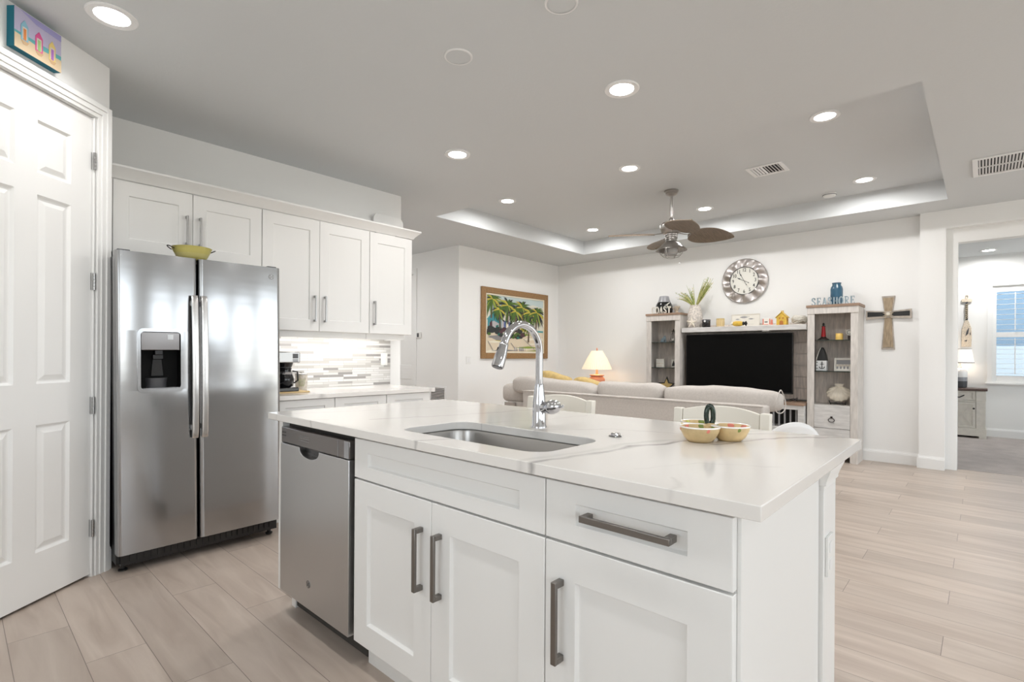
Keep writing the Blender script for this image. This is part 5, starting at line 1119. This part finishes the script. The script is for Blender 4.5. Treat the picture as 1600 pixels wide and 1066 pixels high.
b = MB(); b.box(4.78, 4.799, 4.32, 4.50, .30, .59); b.build('arm_back_panel', 'fabric_dark', so)
for y in (1.42, 3.9):
    for x in (4.62, 5.38): b = MB(); b.lathe([(.02, 0), (.028, .058)], (x, y, 0), 12); b.build('leg', 'dark_brown', so)
rnd = random.Random(9)
def cushion(y0, y1, zc, hz, lbl, amp=.012, x=4.84, ex=.14, tilt=0.):
    b = MB(); b.sphere((x, (y0+y1)/2, zc), 1, 40, sc=(ex, (y1-y0)/2, hz), e=.5)
    ph = [rnd.uniform(0, 6) for _ in range(6)]
    for i, v in enumerate(b.v):
        s = (v[1]-y0)/(y1-y0); e_ = max(0, min(1, 1-min(s, 1-s)*7)); w = amp*(math.sin(9*v[1]+ph[0])+.6*math.sin(23*v[1]+ph[1]))*.5+e_*amp*1.0*math.sin(40*v[2]+25*v[0]+ph[2])
        b.v[i] = (v[0]+.5*w, v[1]+.3*e_*w, v[2]+w-(.07*(1-s)**1.0 if tilt else 0))
    return b.build('back_cushion', 'fabric', so, smooth=80)
cushion(3.10, 4.36, .83, .112, '', tilt=1); cushion(2.335, 3.11, .805, .105, '', .014); cushion(1.27, 2.335, .80, .108, '', .010)
b = MB(); b.tube([(4.83+.14*math.cos(q), 1.285+.01*math.sin(2*q), .80+.10*math.sin(q)) for q in [2*PI*i/20 for i in range(20)]], .005, 6, closed=True); b.build('cushion_piping', 'fabric', so)
for (x, y, z, ry, lb) in ((5.09, 3.93, .83, .5, 'gold throw pillow on the sofa nearest the painting'), (5.10, 3.40, .768, .1, 'gold throw pillow on the sofa next to the table lamp')):
    b = MB(); b.sphere((x, y, z), 1, 28, sc=(.085, .25, .14), e=.5)
    b.v = [(v[0], v[1], v[2]+.03*math.sin((v[1]-y)*9)) for v in b.v]
    o = b.build('throw_pillow', 'gold_fabric', smooth=80); tag(o, lb, 'pillow')
# end table and lamp
et = thing('end_table', 'small end table mostly hidden behind the sofa under the terracotta lamp', 'table', (6.75, 4.40, 0))
b = MB(); b.box(6.47, 7.03, 4.12, 4.68, .56, .60); b.build('top', 'white_wood_h', et, bevel=.004)
for x in (6.50, 6.98):
    for y in (4.15, 4.63): b = MB(); b.box(x-.02, x+.02, y-.02, y+.02, 0, .56); b.build('leg', 'white_wood', et)
tl = thing('table_lamp', 'terracotta table lamp with a glowing pleated cream shade', 'lamp', (6.75, 4.40, .6)); LZ = .6004; LC = (6.75, 4.40, 0)
b = MB(); b.lathe([(.07, LZ), (.085, LZ+.012), (.09, LZ+.03), (.116, LZ+.12), (.126, LZ+.19), (.124, LZ+.225), (.108, LZ+.25), (.090, LZ+.262), (.092, LZ+.272), (.112, LZ+.280), (.114, LZ+.290), (.06, LZ+.296), (.03, LZ+.30)], LC, 36); b.build('base', 'terracotta', tl, smooth=50)
b = MB(); b.lathe([(.022, LZ+.30), (.016, LZ+.33), (.016, LZ+.41)], LC, 16); b.build('stem', 'terracotta', tl)
b = MB(); rg2 = lambda r, z, am: [(LC[0]+(r+am*math.cos(44*2*PI*k/264))*math.cos(2*PI*k/264), LC[1]+(r+am*math.cos(44*2*PI*k/264))*math.sin(2*PI*k/264), z) for k in range(264)]
b.rings([rg2(.228, .978, .003), rg2(.216, 1.01, .003), rg2(.155, 1.14, .003), rg2(.10, 1.235, .002), rg2(.085, 1.262, .001)], cap0=False, cap1=False); b.build('lamp_shade', 'shade_lit', tl, smooth=60)
b = MB(); b.lathe([(.002, 1.262), (.085, 1.262)], LC, 24, cap0=False, cap1=False); b.build('shade_top', 'shade_lit', tl)
b = MB(); b.lathe([(.004, 1.262), (.012, 1.278), (.008, 1.29), (.011, 1.298), (.002, 1.31)], LC, 12); b.build('finial', 'terracotta', tl)
b = MB(); b.sphere((LC[0], LC[1], 1.08), .03, 14); b.build('bulb', 'glow_bulb', tl)
lamp_point((LC[0], LC[1], .99), .04, 2.2, (1, .74, .45))
# counter stools
def stool(label, y0, y1, zt):
    t = thing('counter_stool', label, 'stool', (2.05, (y0+y1)/2, 0), group='white wooden counter stools'); xb = 2.245
    b = MB(); b.box(1.89, 2.25, y0+.01, y1-.01, .625, .665); b.build('seat', 'cream', t, bevel=.015, seg=3)
    for (y) in (y0+.022, y1-.022):
        b = MB(); b.rings([[(x-.017, y-.02, z), (x+.017, y-.02, z), (x+.017, y+.02, z), (x-.017, y+.02, z)] for x, z in ((2.27, 0), (2.235, .45), (2.235, .70), (2.262, zt-.002))]); b.build('back_post', 'cream', t, bevel=.004)
        b = MB(); b.rings([[(x-.018, y-.018, z), (x+.018, y-.018, z), (x+.018, y+.018, z), (x-.018, y+.018, z)] for x, z in ((1.895, 0), (1.92, .624))]); b.build('front_leg', 'cream', t, bevel=.003)
    b = MB(); ym = (y0+y1)/2; hw = (y1-y0)/2-.044; sec = []
    for i in range(15):
        s = -1+2*i/14; xx = xb+.026*(1-s*s)+.008; top = zt+.022*(1-s*s)-.006; sec.append([(xx-.009, ym+s*hw, zt-.115), (xx+.009, ym+s*hw, zt-.115), (xx+.011, ym+s*hw, top), (xx-.007, ym+s*hw, top)])
    b.rings(sec); b.build('top_rail', 'cream', t, bevel=.003)
    b = MB(); [b.box(2.23, 2.245, ym+s-.02, ym+s+.02, .666, zt-.11) for s in (-.1, 0, .1)]; b.build('back_slats', 'cream', t)
    b = MB(); [b.box(1.92, 2.25, y-.01, y+.01, .26, .29) for y in (y0+.022, y1-.022)]; b.box(1.90, 1.92, y0+.03, y1-.03, .20, .235); b.build('stretchers', 'cream', t)
stool('cream wooden counter stool directly behind the faucet', 1.487, 1.933, .955); stool('cream wooden counter stool behind the serving dish', .633, 1.048, .955)
# white shell chair
wc = thing('shell_chair', 'white moulded chair whose curved back shows past the island corner', 'chair', (3.65, .90, 0)); Rv = Vector((Rt.x, Rt.y, 0)).normalized()
b = MB(); base_ = Vector((3.65, .905, 0)); rows = []
for i in range(11):
    s = i/10; row = []
    for k in range(21):
        v_ = -1+2*k/20; top = .775-.23*(1-math.sqrt(1-.93*v_*v_)); hw = .20+.025*math.sin(PI*s)
        row.append(tuple(base_+Rv*(hw*v_)+Fw*(.06*v_*v_-.05*s)+Vector((0, 0, .44+(top-.44)*s))))
    rows.append(row)
b.rings(rows, closed=False, cap0=False, cap1=False); rows = []
for i in range(9):
    s = i/8; rows.append([tuple(base_+Fw*(.42*s)+Rv*((.20-.03*s)*(-1+2*k/20))+Fw*(.06*((-1+2*k/20)**2)*(1-s))+Vector((0, 0, .44+.02*((-1+2*k/20)**2)*s-.015*s))) for k in range(21)])
b.rings(rows, closed=False, cap0=False, cap1=False); o = b.build('shell', 'white', wc, smooth=80); sm = o.modifiers.new('thick', 'SOLIDIFY'); sm.thickness = .010
for (f_, r__) in ((.0, -.15), (.0, .15), (.40, -.19), (.40, .19)): b = MB(); p = base_+Fw*(f_*.85+.05)+Rv*r__*.75; q = base_+Fw*f_*1.08+Rv*r__*1.1; b.tube([tuple(q), tuple(p+Vector((0, 0, .43)))], [.010, .014], 10); b.build('leg', 'white', wc)

# ------------------------------------------------------------------ bedroom
dr_ = thing('dresser', 'small greige cabinet with a dark top and crossed door in the bedroom', 'cabinet', (10.4, .35, 0)); fx2 = FX(10.22); ya, yb = -.03, .78
b = MB(); b.box(10.24, 10.585, ya+.02, yb-.02, .05, .70); b.build('body', 'greige', dr_)
b = MB(); b.box(10.19, 10.59, ya-.02, yb+.02, .702, .735); b.build('top', 'dark_brown', dr_, bevel=.006)
b = MB(); b.box(10.20, 10.585, ya-.01, yb+.01, .035, .145); b.box(10.22, 10.24, ya, ya+.105, .146, .70); b.box(10.215, 10.24, ya-.004, ya+.108, .55, .70); b.box(10.22, 10.24, yb-.105, yb, .146, .70); b.box(10.22, 10.24, ya+.105, yb-.105, .535, .555)
[b.box(10.20+dx, 10.25+dx, y, y+.08, 0, .035) for dx in (0, .3) for y in (ya-.01, yb-.07)]; b.build('plinth_and_posts', 'greige', dr_, bevel=.004)
b = MB(); shaker(b, fx2, ya+.11, yb-.11, .56, .695, .03, .02); d = b.build('drawer', 'greige', dr_); b = MB(); b.tube([fx2(.21, .63, .0), fx2(.21, .63, .02), fx2(.26, .60, .025), fx2(.31, .60, .025), fx2(.36, .63, .02), fx2(.36, .63, 0)], .008, 8); b.build('pull', 'black', d)
for (u0, u1, k) in ((ya+.11, .372, 1), (.378, yb-.11, -1)):
    b = MB(); shaker(b, fx2, u0, u1, .15, .53, .03, .03); w = .012
    b.prism([(u0+.03, .18), (u0+.05, .18), (u1-.03, .50), (u1-.05, .50)], fx2, -.008, .0); b.prism([(u1-.05, .18), (u1-.03, .18), (u0+.05, .50), (u0+.03, .50)], fx2, -.008, .0005)
    b.prism([(u0+.03, .33), (u1-.03, .33), (u1-.03, .35), (u0+.03, .35)], fx2, -.008, .0); d = b.build('door', 'greige', dr_)
    b = MB(); uu = u0+.02 if k == 1 else u1-.02; b.sphere(fx2(uu, .44, .012), .014, 12); b.build('knob', 'black', d)
bl_ = thing('bedroom_lamp', 'white and grey glazed lamp with a white shade on the bedroom cabinet', 'lamp', (10.4, .235, .735)); LC = (10.40, .262, 0); LZ = .7354
b = MB(); b.lathe([(.07, LZ), (.082, LZ+.01), (.086, LZ+.05), (.088, LZ+.10)], LC, 32, cap1=False); b.build('base', 'dark_grey', bl_)
b = MB(); b.lathe([(.088, LZ+.1003), (.089, LZ+.16)], LC, 32, cap0=False, cap1=False); b.build('base_band', 'grey_glaze', bl_)
b = MB(); b.lathe([(.089, LZ+.1603), (.089, LZ+.24), (.078, LZ+.275), (.05, LZ+.295), (.02, LZ+.30)], LC, 32, cap0=False); b.build('body', 'white', bl_, smooth=60)
b = MB(); b.lathe([(.02, LZ+.30), (.025, LZ+.31), (.012, LZ+.33), (.012, LZ+.40)], LC, 16); b.build('stem', 'nickel', bl_)
b = MB(); b.lathe([(.165, 1.112), (.135, 1.318)], LC, 36, cap0=False, cap1=False); b.build('lamp_shade', 'shade_bed', bl_, smooth=60)
for q_ in ([(.166, 1.110), (.168, 1.118), (.166, 1.124)], [(.136, 1.316), (.138, 1.320), (.134, 1.324)]): b = MB(); b.lathe(q_, LC, 36, cap0=False, cap1=False); b.build('shade_trim', 'mid_grey', bl_)
b = MB(); b.sphere((LC[0], LC[1], 1.20), .03, 12); b.build('bulb', 'glow_bulb', bl_); lamp_point((LC[0], LC[1], 1.10), .05, 1.3, (1, .80, .6))
pd = thing('decorative_paddle', 'decorative wooden paddle with rope grip hung on the bedroom wall', 'wall decor', (XB, .19, 1.75)); pf = lambda a, z, d: (XB-d, .191-a, z)
b = MB(); b.prism([(-.055, 1.36), (.055, 1.36), (.060, 1.50), (.056, 1.64), (.035, 1.72), (.018, 1.77), (-.018, 1.77), (-.035, 1.72), (-.056, 1.64), (-.060, 1.50)], pf, .002, .025); b.build('blade', 'coral', pd, bevel=.005)
b = MB(); b.boxf(pf, -.014, .014, 1.77, 2.05, .004, .028); b.build('shaft', 'dark_grey', pd, bevel=.004)
b = MB(); [b.tube([pf(-.017, 1.79+k*.03, .03), pf(0, 1.80+k*.03, .033), pf(.017, 1.81+k*.03, .03)], .006, 6) for k in range(8)]; b.build('rope_wrap', 'twine', pd)
b = MB(); b.prism([(-.055, 2.05), (.055, 2.05), (.065, 2.085), (.05, 2.10), (-.05, 2.10), (-.065, 2.085)], pf, .002, .03); b.build('grip', 'coral', pd, bevel=.004)
b = MB(); b.tube([pf(.015*math.cos(q), 2.13+.028*math.sin(q), .012) for q in [2*PI*i/16 for i in range(16)]], .004, 6, closed=True); b.build('hanging_loop', 'twine', pd)
b = MB(); b.prism([(-.015, 1.52), (.02, 1.56), (.03, 1.66), (0, 1.60)], pf, .0255, .027); b.prism([(-.03, 1.45), (.0, 1.44), (.01, 1.47)], pf, .0255, .027); b.prism([(.035, 1.54), (.05, 1.55), (.04, 1.60)], pf, .0255, .027); b.build('painted_bird', 'dark_grey', pd)
# invented wall and fence turning the overbright bedroom window view blue
nh = thing('backdrop_house', 'made-up backdrop of pale blue house wall and white fence outside the bedroom window', 'house', (14.5, -1.5, 0))
b = MB(); b.box(14.5, 14.7, -7, 4, 0, 4.2); b.build('siding', 'siding_blue', nh); b = MB(); b.box(13.6, 13.65, -7, 4, 0, 1.42); b.build('fence', 'siding_pale', nh)
struct(MB().box(10.75, 16, -8, 5, -.2, -.05).build('ground', 'siding_pale'))
